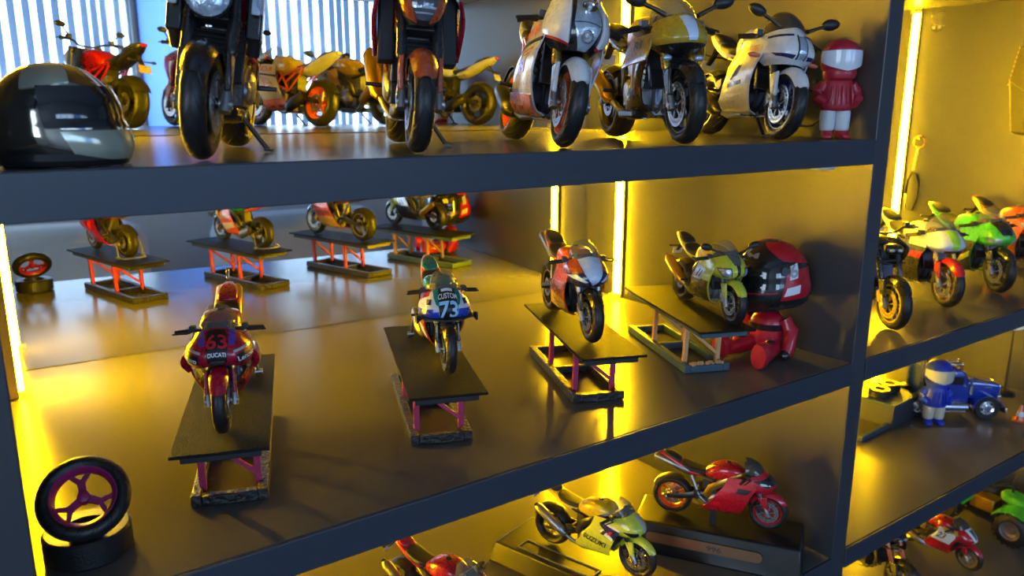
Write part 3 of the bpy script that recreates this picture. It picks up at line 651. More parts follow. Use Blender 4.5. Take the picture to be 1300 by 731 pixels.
# ------------------------------------------------------------------ the bikes
ORG = P('orange')
def shroud(rt, F, R, m, name='radiator_shroud', thick=0.014, nu=8, nv=12, bulge=0.012):
    for s in (-1, 1): obj(name, MB().sheet(side_surf(F, R, s, bulge, (0.2, 0, 0.7)), nu=nu, nv=nv, thick=thick), m, rt)
def paddock(rt):
    b = MB()
    for s in (-1, 1): b.tube([(-0.70, s * 0.15, 0.315), (-0.72, s * 0.21, 0.30), (-0.80, s * 0.23, 0.03), (-0.98, s * 0.20, 0.03), (-1.02, s * 0.05, 0.03), (-1.02, 0, 0.03)], 0.017, n=8); b.tube([(-0.80, s * 0.20, 0.03), (-0.80, s * 0.28, 0.03)], 0.03, n=10)
    obj('paddock_stand', b, metal('silver'), rt)
def ex_black(rt, S, M, c, tank, tail):
    hl = obj('headlight', MB().lathe([(0.0, 0.46), (0.06, 0.47), (0.10, 0.53), (0.118, 0.60), (0.120, 0.625), (0.110, 0.632), (0.106, 0.622)], (0.02, 0, 0.815), n=32, axis='x').xform(M), P('black'), rt)
    obj('headlight_lens', MB().lathe([(0.0, 0.648), (0.05, 0.644), (0.085, 0.634), (0.106, 0.622)], (0.02, 0, 0.815), n=32, axis='x').xform(M), LENS, hl)
    obj('lens_bar', MB().box((0.672, 0, 0.83), (0.006, 0.19, 0.007)).box((0.672, 0, 0.87), (0.006, 0.007, 0.09)).xform(M), STEEL, hl)
    obj('fly_screen', MB().box((0.58, 0, 0.955), (0.02, 0.20, 0.10), (0, -30, 0)).xform(M), P('black'), rt, bevel=0.012)
    shroud(rt, [(0.42, 0.150, 0.98), (0.44, 0.205, 0.88), (0.40, 0.215, 0.72), (0.33, 0.190, 0.56)], [(0.16, 0.20, 0.92), (0.10, 0.215, 0.82), (0.12, 0.215, 0.70), (0.22, 0.19, 0.56)], P('black'))
    shroud(rt, [(0.50, 0.205, 0.93), (0.51, 0.226, 0.88), (0.50, 0.232, 0.82), (0.47, 0.222, 0.77)], [(0.42, 0.205, 0.93), (0.42, 0.230, 0.88), (0.42, 0.236, 0.82), (0.42, 0.226, 0.77)], P('ice'), 'side_intake', 0.02, 5, 6)
    for s in (-1, 1):
        so = obj('radiator_side', MB().box((0.385, s * 0.195, 0.80), (0.11, 0.085, 0.36), (0, -10, 0)), P('black'), rt, bevel=0.015)
        obj('intake_panel', MB().box((0.462, s * 0.205, 0.845), (0.012, 0.045, 0.17), (0, -10, 0)), P('ice'), so, bevel=0.01)
    for s in (-1, 1): obj('cooler_hose', MB().tube([(0.40, s * 0.20, 0.76), (0.41, s * 0.205, 0.66), (0.37, s * 0.19, 0.56)], 0.036, n=10), SATIN, rt)
    obj('belly_pan', bodyloft([(0.30, 0.30, 0.20, 0.10, 0.6), (0.15, 0.30, 0.17, 0.14, 0.6), (-0.10, 0.28, 0.17, 0.14, 0.6), (-0.22, 0.26, 0.19, 0.09, 0.6)]), P('black'), rt, sub=1)
    obj('emblem', MB().ball((0.60, 0, 0.665), (0.006, 0.018, 0.014), 10, 6).xform(M), CHROME, rt)
def ex_orange(rt, S, M, c, tank, tail):
    N_ = nose_surf([(0.56, 0.99, 0.44, 0.11, 0.96), (0.66, 0.94, 0.46, 0.135, 0.92), (0.71, 0.86, 0.50, 0.135, 0.85), (0.70, 0.78, 0.53, 0.105, 0.78), (0.66, 0.72, 0.54, 0.07, 0.73)], (0.4, 0, 0.84))
    hl = obj('headlight', MB().sheet(N_, nu=20, nv=14, thick=0.02).xform(M), BLACK, rt)
    obj('headlight_lens', MB().sheet(N_, ((0.26, 0.06), (0.74, 0.06), (0.64, 0.86), (0.36, 0.86)), 12, 12, 0.008, 0.012).xform(M), pmat('smoked_lens', (0.10, 0.11, 0.13), 0.08, 0.3, 1.0, 0.2, 20, 0.3), hl)
    obj('lens_rib', MB().sheet(N_, ((0.33, 0.60), (0.67, 0.60), (0.65, 0.64), (0.35, 0.64)), 10, 2, 0.013, 0.006).sheet(N_, ((0.36, 0.70), (0.64, 0.70), (0.62, 0.73), (0.38, 0.73)), 10, 2, 0.013, 0.006).xform(M), LENS, hl)
    for q in (((0.02, 0.02), (0.26, 0.06), (0.37, 0.92), (0.20, 0.80)), ((0.98, 0.02), (0.74, 0.06), (0.63, 0.92), (0.80, 0.80))):
        obj('headlight_cheek', MB().sheet(N_, q, 8, 10, 0.016, 0.018).xform(M), P('rust'), hl)
    shroud(rt, [(0.44, 0.12, 0.99), (0.46, 0.24, 0.90), (0.42, 0.262, 0.76), (0.36, 0.245, 0.56)], [(0.20, 0.18, 0.95), (0.20, 0.245, 0.88), (0.26, 0.262, 0.76), (0.31, 0.245, 0.58)], P('darkred'))
    shroud(rt, [(0.475, 0.245, 0.90), (0.455, 0.270, 0.78), (0.415, 0.264, 0.66), (0.37, 0.250, 0.55)], [(0.45, 0.250, 0.90), (0.43, 0.274, 0.78), (0.385, 0.268, 0.66), (0.35, 0.254, 0.55)], P('crimson'), 'shroud_edge', 0.02, 3, 10)
    shroud(rt, [(0.40, 0.02, 1.00), (0.36, 0.14, 0.99), (0.32, 0.20, 0.95)], [(0.12, 0.02, 1.01), (0.10, 0.15, 0.99), (0.10, 0.20, 0.93)], ORG, 'tank_cover', 0.012, 8, 6)
    for s in (-1, 1): obj('radiator_side', MB().box((0.36, s * 0.190, 0.72), (0.10, 0.10, 0.42), (0, -12, 0)), matte('black'), rt, bevel=0.015)
    obj('belly_pan', bodyloft([(0.28, 0.32, 0.20, 0.10, 0.6), (0.12, 0.30, 0.17, 0.14, 0.6), (-0.12, 0.28, 0.17, 0.13, 0.6), (-0.22, 0.26, 0.19, 0.09, 0.6)]), BLACK, rt, sub=1)
def ex_ktm(rt, S, M, c, tank, tail):
    for v, r_ in ((0.27, 0.050), (0.68, 0.042)):
        p, n = S['nose'].pn(0.5, v); T = Matrix.Translation(p + n * 0.008) @ Vector((0, 0, 1)).rotation_difference(n).to_matrix().to_4x4()
        o = obj('reflector_ring', MB().lathe([(r_, 0.0), (r_ * 1.05, 0.012), (r_ * 0.92, 0.014), (r_ * 0.80, 0.006), (r_ * 0.3, 0.004)], n=28, axis='z').xform(T), CHROME, S['objN'])
        obj('bulb', MB().ball(T @ Vector((0, 0, 0.010)), (0.016, 0.016, 0.016), 14, 8), LENS, S['objN'])
def ex_mt(rt, S, M, c, tank, tail):
    b = bodyloft([(0.50, 0.92, 0.82, 0.10, 0.5), (0.58, 0.91, 0.80, 0.115, 0.5), (0.63, 0.885, 0.81, 0.09, 0.5)]).xform(M); hl = obj('headlight', b, P('black'), rt, sub=1)
    for s in (-1, 1): obj('headlight_lens', MB().ball((0.635, s * 0.045, 0.85), (0.02, 0.030, 0.018), 12, 8).xform(M), LENS, hl)
    shroud(rt, [(0.44, 0.13, 0.96), (0.48, 0.235, 0.86), (0.44, 0.24, 0.74), (0.36, 0.20, 0.60)], [(0.14, 0.19, 0.92), (0.10, 0.235, 0.82), (0.14, 0.235, 0.70), (0.22, 0.20, 0.58)], matte('black'))
    shroud(rt, [(0.66, 0.03, 0.70), (0.60, 0.14, 0.72), (0.52, 0.17, 0.74)], [(0.40, 0.05, 0.66), (0.42, 0.14, 0.67), (0.42, 0.18, 0.70)], P('black'), 'front_spoiler', 0.012, 6, 6)
def ex_pad(rt, *a): paddock(rt)
def ex_honda(rt, S, M, c, tank, tail):
    paddock(rt)
    class WS:
        def pn(self, u, v):
            t = (u - 0.5) * 2; y = 0.325 * t; x = 0.80 - 0.16 * t * t - 0.13 * v; z = 0.615 + 0.015 * abs(t) + (0.03 * v)
            if abs(t) > 0.86: z -= (abs(t) - 0.86) * 0.5 
            return Vector((x, y, z)), Vector((0, 0, 1))
    obj('front_winglet', MB().sheet(WS(), nu=24, nv=4, thick=0.016), matte('black'), rt)
    for s in (-1, 1): obj('winglet_end', MB().box((0.60, s * 0.32, 0.600), (0.15, 0.014, 0.085), (0, -10, 0)), matte('black'), rt, bevel=0.006)
    obj('chin_inlet', MB().box((0.66, 0, 0.60), (0.14, 0.16, 0.05), (0, -8, 0)), P('gold'), rt, bevel=0.012)
def ex_gp(rt, S, M, c, tank, tail):
    paddock(rt)
    for s in (-1, 1):
        obj('side_winglet', MB().sheet(side_surf([(0.56, 0.215, 0.70), (0.54, 0.30, 0.67), (0.50, 0.330, 0.57), (0.42, 0.285, 0.47)], [(0.22, 0.245, 0.68), (0.20, 0.30, 0.64), (0.18, 0.325, 0.54), (0.20, 0.285, 0.45)], s, 0.006), nu=8, nv=14, thick=0.05), P('cherry'), rt)
    obj('tail_fin', MB().box((-0.90, 0, 1.09), (0.05, 0.03, 0.11), (0, -18, 0)), CHROME, rt, bevel=0.008)
    obj('air_intake', MB().box((0.750, 0, 0.652), (0.05, 0.13, 0.045), (0, 10, 0)), BLACK, rt, bevel=0.012)
def ex_yam(rt, S, M, c, tank, tail):
    for s in (-1, 1):
        obj('lower_fairing', MB().sheet(side_surf([(0.42, 0.205, 0.60), (0.36, 0.215, 0.46), (0.31, 0.17, 0.28), (0.28, 0.06, 0.20)], [(0.26, 0.225, 0.60), (0.20, 0.225, 0.46), (-0.06, 0.17, 0.26), (-0.10, 0.06, 0.19)], s), nu=8, nv=14, thick=0.012), P('black'), rt)
        obj('frame_cover', MB().sheet(side_surf([(0.30, 0.20, 0.70), (0.30, 0.225, 0.60), (0.29, 0.232, 0.50), (0.27, 0.225, 0.40)], [(0.18, 0.20, 0.70), (0.20, 0.228, 0.60), (0.22, 0.236, 0.50), (0.22, 0.228, 0.40)], s), nu=6, nv=10, thick=0.012), metal('silver'), rt)
        obj('daylight_lamp', MB().ball((0.63, s * 0.125, 0.615), (0.03, 0.038, 0.024), 14, 8), LENS, rt)
    obj('belly_exhaust', MB().box((-0.06, -0.02, 0.215), (0.34, 0.30, 0.07)), metal('grey'), rt, bevel=0.02)
def ex_red23(rt, S, M, c, tank, tail): pass
def ex_signals(rt, S, M, c, tank, tail):
    for s in (-1, 1): obj('indicator', MB().ball((0.50, s * 0.275, 0.665), (0.030, 0.060, 0.020), 14, 8), AMBER, rt)
def ex_prop(rt, S, M, c, tank, tail):
    obj('display_prop', MB().box((-0.06, -0.15, 0.11), (0.09, 0.05, 0.25)).box((-0.06, 0, 0.215), (0.07, 0.30, 0.03)), BLACK, rt, bevel=0.006)
UP, MID, LOW, RT, RLOW = 'large bikes on the upper shelf', 'small bikes on the four lifts', 'small bikes on the lower shelf', 'large bikes on the side shelf', 'bikes on the bottom side shelf'
ZU, ZT = 0.1728, 0.0405
G12, G18 = 1 / 12, 1 / 18
B = []
B.append(dict(label='black naked bike with big round headlight on the upper shelf', group=UP, loc=(0.1067, 0.0795, ZU), yaw=247.4, lean=7, scale=G12, kind='naked', col='black', tank='cherry', rim=SATIN, spoke='s10', steer=-3, mirrors=True,
    fork_up=P('black'), fork_lo=SATIN, fender=P('black'), trellis=True, frame=P('cherry'), exhaust='twin', exhaust_m=STEEL, engine=ENGINE, plate_m=pmat('plate_amber', (0.55, 0.35, 0.12), 0.5), extra=ex_black))
B.append(dict(label='rust orange naked bike with smoked headlight, second on the upper shelf', group=UP, loc=(0.2082, 0.0752, ZU), yaw=247.3, lean=4, scale=G12, kind='naked', col='rust', tank='orange', tail='mustard', rim=SATIN, spoke='s10', steer=1,
    fork_up=P('black'), fork_lo=SATIN, fender=P('rust'), trellis=True, frame=P('orange'), exhaust='side', exhaust_m=metal('gold'), mirrors=True, extra=ex_orange))
RC = [(0.60, 1.06, 0.38, 0.165, 0.97), (0.71, 0.98, 0.40, 0.195, 0.90), (0.78, 0.87, 0.42, 0.205, 0.82), (0.775, 0.77, 0.45, 0.18, 0.745), (0.70, 0.70, 0.50, 0.13, 0.69)]
B.append(dict(label='white and orange sports bike with tall stacked headlight and orange wheels', group=UP, loc=(0.2996, 0.0789, ZU), yaw=248.6, lean=11, scale=G12, col='white', rim=ORG, spoke='s5', steer=-4, nose='black', nose_rows=RC,
    screen_rows=[(0.615, 1.055, 0.40, 0.15, 0.985), (0.56, 1.12, 0.38, 0.14, 1.05), (0.48, 1.17, 0.36, 0.11, 1.11), (0.40, 1.19, 0.35, 0.075, 1.16)], tank='yellow', tail='white', fork_up=GOLDM, fork_lo=CHROME, trellis=True, frame=ORG, mirrors=False, exhaust='low', exhaust_m=metal('grey'), plate=False, extra=ex_ktm,  # yellow tank paint carries the LED tint on the white bodywork
    over=[('nose', ((0.395, 0.02), (0.605, 0.02), (0.635, 0.47), (0.365, 0.47)), LENS, 0.012, 'headlight_lens'), ('nose', ((0.365, 0.49), (0.635, 0.49), (0.56, 0.95), (0.44, 0.95)), LENS, 0.012, 'headlight_lens'),
          ('nose', ((0.03, -0.12), (0.345, -0.12), (0.315, 0.86), (0.05, 0.66)), REDINK, 0.018, 'cheek_edge', 1), ('nose', ((0.03, -0.14), (0.345, -0.14), (0.320, 0.80), (0.05, 0.60)), P('white'), 0.026, 'nose_cheek', 1),
          ('side', ((0.0, 0.20), (1.0, 0.20), (1.0, 0.245), (0.0, 0.235)), BLACK, 0.006), ('side', ((0.02, 0.70), (1.0, 0.66), (1.0, 0.96), (0.02, 0.96)), P('peach'), 0.014, 'belly_panel'),
          ('side', ((0.30, 0.77), (0.48, 0.765), (0.46, 0.80), (0.32, 0.805)), REDINK, 0.018, 'vent_slot'), ('side', ((0.62, 0.75), (0.80, 0.745), (0.78, 0.78), (0.64, 0.785)), REDINK, 0.018, 'vent_slot'),
          ('side', ((0.20, 0.29), (0.62, 0.31), (0.60, 0.325), (0.20, 0.305)), ORG), ('side', ((0.20, 0.29), (0.23, 0.30), (0.42, 0.42), (0.40, 0.43)), ORG), ('side', ((0.60, 0.31), (0.63, 0.315), (0.78, 0.44), (0.75, 0.445)), ORG),
          ('side', ((0.40, 0.42), (0.44, 0.42), (0.36, 0.53), (0.34, 0.52)), ORG), ('side', ((0.34, 0.34), (0.50, 0.36), (0.50, 0.375), (0.36, 0.355)), ORG), ('side', ((0.46, 0.44), (0.70, 0.40), (0.70, 0.415), (0.47, 0.46)), ORG), ('side', ((0.50, 0.49), (0.66, 0.46), (0.66, 0.475), (0.51, 0.51)), ORG)],
    text=[('sideR', 'RC8', ((0.86, 0.155), (0.22, 0.150), (0.22, 0.045), (0.86, 0.05)), pmat('orange_print', (0.75, 0.13, 0.02), 0.4)), ('sideL', 'RC8', ((0.22, 0.15), (0.86, 0.155), (0.86, 0.05), (0.22, 0.045)), MATS['orange_print']),
          ('nose', 'motor', ((0.80, 0.16), (0.68, 0.20), (0.68, 0.165), (0.80, 0.125)), BLACKINK), ('nose', 'motor', ((0.32, 0.20), (0.20, 0.16), (0.20, 0.125), (0.32, 0.165)), BLACKINK)][:2]))
B.append(dict(label='mustard and black sports bike with white nose patch, fourth on the upper shelf', group=UP, loc=(0.3862, 0.0670, ZU), yaw=248.0, scale=G12, col='mustard', rim=SATIN, spoke='y5', steer=-2, side='mustard', side_cut=0.36, mirrors=True,
    fork_up=GOLDM, fork_lo=STEEL, fender=P('black'), stay=P('black'), engine=ENGSIL, exhaust='side', exhaust_m=metal('gold'), tail='black', extra=ex_yam, cover=STEEL,
    nose_rows=[(0.60, 1.00, 0.36, 0.185, 0.91), (0.71, 0.925, 0.38, 0.215, 0.85), (0.78, 0.83, 0.42, 0.212, 0.79), (0.74, 0.765, 0.47, 0.17, 0.755), (0.66, 0.72, 0.50, 0.13, 0.72)],
    over=[('nose', ((0.425, 0.10), (0.575, 0.10), (0.545, 0.60), (0.455, 0.60)), P('ice'), 0.008, 'number_panel'), ('nose', ((0.0, 0.66), (1.0, 0.66), (1.0, 1.0), (0.0, 1.0)), P('black'), 0.006, 'chin_panel'),
          ('side', ((0.0, -0.02), (1.0, -0.02), (0.6, 0.05), (0.0, 0.06)), P('black'), 0.006)],
    text=[('sideR', 'R1', ((0.55, 0.20), (0.25, 0.20), (0.25, 0.11), (0.55, 0.11)), BLACKINK)]))
B.append(dict(label='white sports bike with black mirrors and navy wheels beside the red figurine', group=UP, loc=(0.4985, 0.0796, ZU), yaw=246.0, lean=9, scale=G12, col='white', rim=P('navy'), spoke='p5', steer=-2, mirrors=True, screen_m=SMOKE,
    fork_up=SATIN, fork_lo=SATIN, exhaust='low', exhaust_m=SATIN, frame=SATIN, extra=ex_signals,
    over=[('nose', ((0.462, 0.30), (0.538, 0.30), (0.548, 0.82), (0.452, 0.82)), LENS, 0.008, 'headlight_lens'), ('nose', ((0.45, 0.26), (0.462, 0.26), (0.452, 0.84), (0.435, 0.84)), BLACK, 0.007, 'headlight_surround', 1),
          ('nose', ((0.14, 0.16), (0.42, 0.22), (0.42, 0.26), (0.14, 0.22)), P('navy'), 0.006, 'nose_accent', 1), ('nose', ((0.16, 0.62), (0.42, 0.72), (0.40, 0.82), (0.20, 0.72)), P('navy'), 0.006, 'nose_accent', 1),
          ('side', ((0.45, 0.34), (0.85, 0.36), (0.80, 0.50), (0.50, 0.47)), BLACK, 0.003, 'side_vent'), ('side', ((0.30, 0.53), (0.78, 0.56), (0.74, 0.60), (0.28, 0.57)), P('navy'), 0.004), ('side', ((0.55, 0.33), (0.60, 0.33), (0.72, 0.51), (0.66, 0.51)), P('white'), 0.012, 'vent_strut'),
          ('side', ((0.25, 0.66), (0.95, 0.66), (0.9, 0.675), (0.25, 0.672)), metal('silver'), 0.004)],
    text=[('sideR', 'GSX', ((0.72, 0.16), (0.46, 0.16), (0.46, 0.10), (0.72, 0.10)), BLACKINK), ('sideR', 'R1000', ((0.45, 0.165), (0.12, 0.165), (0.12, 0.10), (0.45, 0.10)), REDINK)]))
GPN = [(0.60, 0.99, 0.36, 0.21, 0.88), (0.70, 0.91, 0.39, 0.265, 0.81), (0.77, 0.82, 0.42, 0.285, 0.73), (0.77, 0.74, 0.44, 0.275, 0.655), (0.70, 0.68, 0.47, 0.215, 0.60)]
B.append(dict(label='red racing bike numbered 63 on the nearest lift', group=MID, loc=(0.1023, 0.0836, ZT), yaw=250.5, scale=G18, col='cherry', rim=SATIN, spoke='s7', ring=GOLDM, wide=1.12, nose_rows=GPN, fork_lo=CHROME, fork_up=GOLDM, stand=False, plate=False, hump='cherry', tail='cherry', exhaust='under', exhaust_m=metal('gold'), extra=ex_gp,
    over=[('nose', ((0.40, 0.04), (0.60, 0.04), (0.585, 0.80), (0.415, 0.80)), BLACKINK, 0.006, 'number_panel'), ('nose', ((0.09, 0.34), (0.33, 0.56), (0.31, 0.80), (0.09, 0.60)), BLACKINK, 0.006, 'sponsor_patch', 1),
          ('nose', ((0.27, 0.0), (0.355, 0.0), (0.40, 0.34), (0.33, 0.34)), P('purple'), 0.006, 'blue_flash', 1), ('nose', ((0.12, 0.27), (0.35, 0.46), (0.35, 0.52), (0.12, 0.33)), P('silver'), 0.006, 'silver_stripe', 1)],
    text=[('nose', '63', ((0.592, 0.44), (0.408, 0.44), (0.408, 0.16), (0.592, 0.16)), REDINK), ('nose', 'DUCATI', ((0.575, 0.62), (0.425, 0.62), (0.425, 0.52), (0.575, 0.52)), WHITEINK),
          ('nose', 'Lenovo', ((0.905, 0.55), (0.70, 0.735), (0.68, 0.61), (0.905, 0.41)), WHITEINK), ('nose', 'Lenovo', ((0.30, 0.735), (0.095, 0.55), (0.095, 0.41), (0.32, 0.61)), WHITEINK)]))
B.append(dict(label='teal, blue and white racing bike numbered 73 with wide black winglet', group=MID, loc=(0.2368, 0.0940, ZT), yaw=248.5, scale=G18, col='white', nose='white', side='orange', rim=SATIN, spoke='s7', wide=0.95, nose_rows=[(a, b, c_, d * 0.98, e) for a, b, c_, d, e in GPN], tank='teal', hump='teal', tail='orange', stand=False, plate=False, fender=P('black'), fork_up=P('gold'), fork_lo=SATIN, exhaust='low', extra=ex_honda,
    over=[('nose', ((0.375, -0.02), (0.625, -0.02), (0.60, 0.90), (0.40, 0.90)), BLACKINK, 0.006, 'number_panel'), ('nose', ((0.28, -0.02), (0.38, -0.02), (0.40, 0.46), (0.36, 0.40)), P('teal'), 0.006, 'teal_flash', 1), ('nose', ((0.02, 0.42), (0.38, 0.52), (0.40, 0.98), (0.10, 0.92)), P('blue'), 0.006, 'blue_panel', 1),
          ('nose', ((0.0, -0.02), (0.22, -0.02), (0.22, 0.12), (0.0, 0.18)), P('red'), 0.006, 'red_patch', 1), ('nose', ((0.42, 0.02), (0.58, 0.02), (0.575, 0.09), (0.425, 0.09)), WHITEINK, 0.009, 'white_strip'), ('nose', ((0.22, 0.22), (0.29, 0.24), (0.29, 0.38), (0.22, 0.36)), P('navy'), 0.009, 'round_badge', 1),
          ('side', ((0.0, 0.30), (0.9, 0.24), (1.0, 0.34), (0.0, 0.50)), P('gold'), 0.004), ('side', ((0.1, 0.58), (0.9, 0.50), (0.95, 0.62), (0.1, 0.72)), WHITEINK, 0.004), ('side', ((0.0, 0.0), (0.7, 0.0), (0.5, 0.2), (0.0, 0.26)), P('navy'), 0.004)],
    text=[('nose', '73', ((0.608, 0.82), (0.40, 0.82), (0.392, 0.34), (0.60, 0.34)), pmat('blue_print', (0.35, 0.62, 0.90), 0.4)), ('nose', 'CUSTOM', ((0.615, 0.29), (0.385, 0.29), (0.385, 0.15), (0.615, 0.15)), WHITEINK)]))
B.append(dict(label='orange sports bike with white pointed nose on the third lift', group=MID, loc=(0.3499, 0.0996, ZT), yaw=248.7, scale=G18 * 1.12, col='orange', nose='ice', tank='orange', tail='rust', rim=SATIN, spoke='s5', ring=GOLDM, fork_up=STEEL, fork_lo=CHROME, stand=False, plate=False, fender=P('black'), stay=P('black'), exhaust='under', caliper=GOLDM,
    over=[('nose', ((0.0, -0.02), (0.26, -0.02), (0.36, 0.42), (0.0, 0.42)), P('rust'), 0.006, 'nose_side', 1), ('nose', ((0.0, 0.40), (0.345, 0.40), (0.475, 0.90), (0.0, 0.78)), P('navy'), 0.006, 'navy_flash', 1), ('nose', ((0.0, 0.78), (0.475, 0.90), (0.50, 1.0), (0.0, 1.0)), BLACK, 0.006, 'chin_panel', 1), ('nose', ((0.06, 0.46), (0.24, 0.46), (0.40, 0.72), (0.36, 0.74)), P('ice'), 0.009, 'white_flash', 1),
          ('side', ((0.02, 0.34), (1.0, 0.34), (1.0, 0.55), (0.05, 0.62)), P('rust'), 0.004), ('side', ((0.05, 0.62), (1.0, 0.56), (1.0, 0.98), (0.05, 0.98)), P('gold'), 0.004)],
    text=[('sideR', 'DUCATI', ((0.92, 0.50), (0.15, 0.58), (0.15, 0.48), (0.92, 0.40)), BLACKINK)]))
B.append(dict(label='yellow green sports bike with twin headlights on the fourth lift', group=MID, loc=(0.4619, 0.0701, ZT), yaw=249.0, scale=G18, col='lime', tank='yellow', tail='yellow', rim=SATIN, spoke='s10', mirrors=True, fork_up=SATIN, fork_lo=P('gold'), exhaust='side', exhaust_m=metal('gold'), engine=ENGSIL, stand=False, caliper=STEEL,
    over=[('nose', ((0.15, 0.44), (0.36, 0.50), (0.365, 0.88), (0.22, 0.80)), LENS, 0.008, 'headlight_lens', 1), ('nose', ((0.36, 0.0), (0.64, 0.0), (0.56, 0.40), (0.44, 0.40)), P('grey'), 0.006, 'nose_panel'), ('nose', ((0.465, 0.40), (0.535, 0.40), (0.52, 1.0), (0.48, 1.0)), BLACK, 0.006, 'centre_strip'), ('nose', ((0.13, 0.40), (0.375, 0.46), (0.38, 0.93), (0.20, 0.86)), BLACK, 0.004, 'headlight_surround', 1),
          ('side', ((0.05, 0.46), (1.0, 0.42), (1.0, 1.0), (0.05, 1.0)), P('black'), 0.004, 'lower_panel'), ('side', ((0.40, 0.20), (1.0, 0.12), (1.0, 0.44), (0.45, 0.46)), metal('silver'), 0.005, 'side_gill'), ('side', ((0.50, 0.24), (0.56, 0.24), (0.60, 0.40), (0.54, 0.42)), BLACK, 0.009, 'gill_slot'), ('side', ((0.66, 0.22), (0.72, 0.22), (0.76, 0.40), (0.70, 0.41)), BLACK, 0.009, 'gill_slot')]))
# side shelf
B.append(dict(label='black naked bike with bright yellow brake disc behind the centre upright', group=RT, loc=(0.7000, 0.0860, 0.0), yaw=240, scale=G12, kind='naked', col='black', rim=SATIN, spoke='s10', ring=P('yellow'), disc=P('yellow'), fork_up=P('black'), fork_lo=SATIN, caliper=P('gold'), exhaust='low', mirrors=False, extra=ex_mt, stand=False))
B.append(dict(label='white sports bike with red mudguard and lime nose panel', group=RT, loc=(0.8238, 0.0983, 0.0), yaw=238, scale=G12, col='white', rim=GOLDM, spoke='s10', ring=GOLDM, side='black', fender=P('red'), stay=P('red'), fork_up=GOLDM, fork_lo=CHROME, tail='white', exhaust='low', stand=False,
    nose_rows=[(0.60, 1.00, 0.36, 0.175, 0.91), (0.71, 0.925, 0.38, 0.205, 0.85), (0.78, 0.83, 0.42, 0.212, 0.79), (0.74, 0.765, 0.47, 0.17, 0.755), (0.66, 0.72, 0.50, 0.13, 0.72)],
    over=[('nose', ((0.40, 0.06), (0.60, 0.06), (0.55, 0.70), (0.45, 0.70)), P('fluo'), 0.008, 'number_panel'), ('nose', ((0.30, 0.80), (0.70, 0.80), (0.65, 1.0), (0.35, 1.0)), BLACK, 0.007, 'chin_panel'), ('nose', ((0.0, 0.0), (0.34, 0.0), (0.42, 0.75), (0.0, 0.70)), P('ice'), 0.006, 'nose_side', 1),
          ('side', ((0.0, -0.02), (0.9, -0.02), (0.8, 0.16), (0.0, 0.20)), WHITEINK, 0.006), ('side', ((0.0, 0.30), (0.5, 0.30), (0.5, 0.42), (0.0, 0.44)), P('red'), 0.006)]))
B.append(dict(label='green sports bike with black lower fairing, next to the white one', group=RT, loc=(0.9340, 0.0990, 0.0), yaw=238, scale=G12, col='green', rim=SATIN, spoke='p5', fork_up=SATIN, fork_lo=SATIN, fender=P('black'), stay=P('black'), stand=False,
    over=[('nose', ((0.16, 0.56), (0.40, 0.66), (0.40, 0.86), (0.20, 0.76)), LENS, 0.008, 'headlight_lens', 1), ('nose', ((0.30, 0.0), (0.70, 0.0), (0.58, 0.50), (0.42, 0.50)), P('black'), 0.006, 'nose_panel'), ('side', ((0.0, 0.30), (1.0, 0.26), (1.0, 1.0), (0.0, 1.0)), P('black'), 0.004, 'lower_panel'), ('side', ((0.05, 0.50), (0.8, 0.74), (0.7, 0.80), (0.05, 0.60)), P('lime'), 0.008)]))
B.append(dict(label='orange and white sports bike at the edge behind the green one', group=RT, loc=(1.0440, 0.1000, 0.0), yaw=238, scale=G12, col='orange', rim=SATIN, spoke='s5', tail='orange', stand=False,
    over=[('nose', ((0.30, 0.0), (0.70, 0.0), (0.56, 0.70), (0.44, 0.70)), P('black'), 0.006, 'nose_panel'), ('nose', ((0.06, 0.30), (0.30, 0.40), (0.30, 0.70), (0.06, 0.60)), P('ice'), 0.006, 'nose_side', 1)]))
# lower shelf
B.append(dict(label='red sports bike with black seat cut off by the bottom of the frame', group=LOW, loc=(0.2360, 0.0930, -0.1560), yaw=285, scale=G18, col='cherry', rim=SATIN, spoke='s5', stand=False, hump='cherry', tail='cherry', exhaust='side'))
B.append(dict(label='yellow sports bike with blue stripe lettered SUZUKI on a display base', group=LOW, loc=(0.3717, 0.0922, -0.1530), yaw=287, scale=G18, col='lime', tank='yellow', tail='yellow', rim=SATIN, spoke='s6', fork_up=SATIN, fork_lo=SATIN, exhaust='side', exhaust_m=metal('silver'), stand=False, frame=SATIN, screen_m=SCREEN,
    over=[('side', ((0.0, 0.20), (0.62, 0.08), (0.70, 0.14), (0.0, 0.44)), P('navy'), 0.004), ('side', ((0.0, 0.16), (0.62, 0.05), (0.64, 0.08), (0.0, 0.21)), WHITEINK, 0.006), ('side', ((0.06, 0.40), (0.52, 0.22), (0.60, 0.27), (0.06, 0.46)), WHITEINK, 0.006),
          ('nose', ((0.12, 0.52), (0.33, 0.60), (0.33, 0.86), (0.20, 0.78)), DARKGLASS, 0.008, 'headlight_lens', 1), ('nose', ((0.44, 0.12), (0.56, 0.12), (0.54, 0.70), (0.46, 0.70)), P('silver'), 0.006, 'nose_panel'), ('side', ((0.36, 0.26), (0.50, 0.24), (0.50, 0.34), (0.38, 0.36)), BLACK, 0.008, 'side_vent')],
    text=[('sideR', 'SUZUKI', ((0.94, 0.53), (0.16, 0.63), (0.16, 0.53), (0.94, 0.43)), BLACKINK), ('sideR', 'R', ((0.30, 0.33), (0.16, 0.34), (0.16, 0.24), (0.30, 0.23)), REDINK)]))
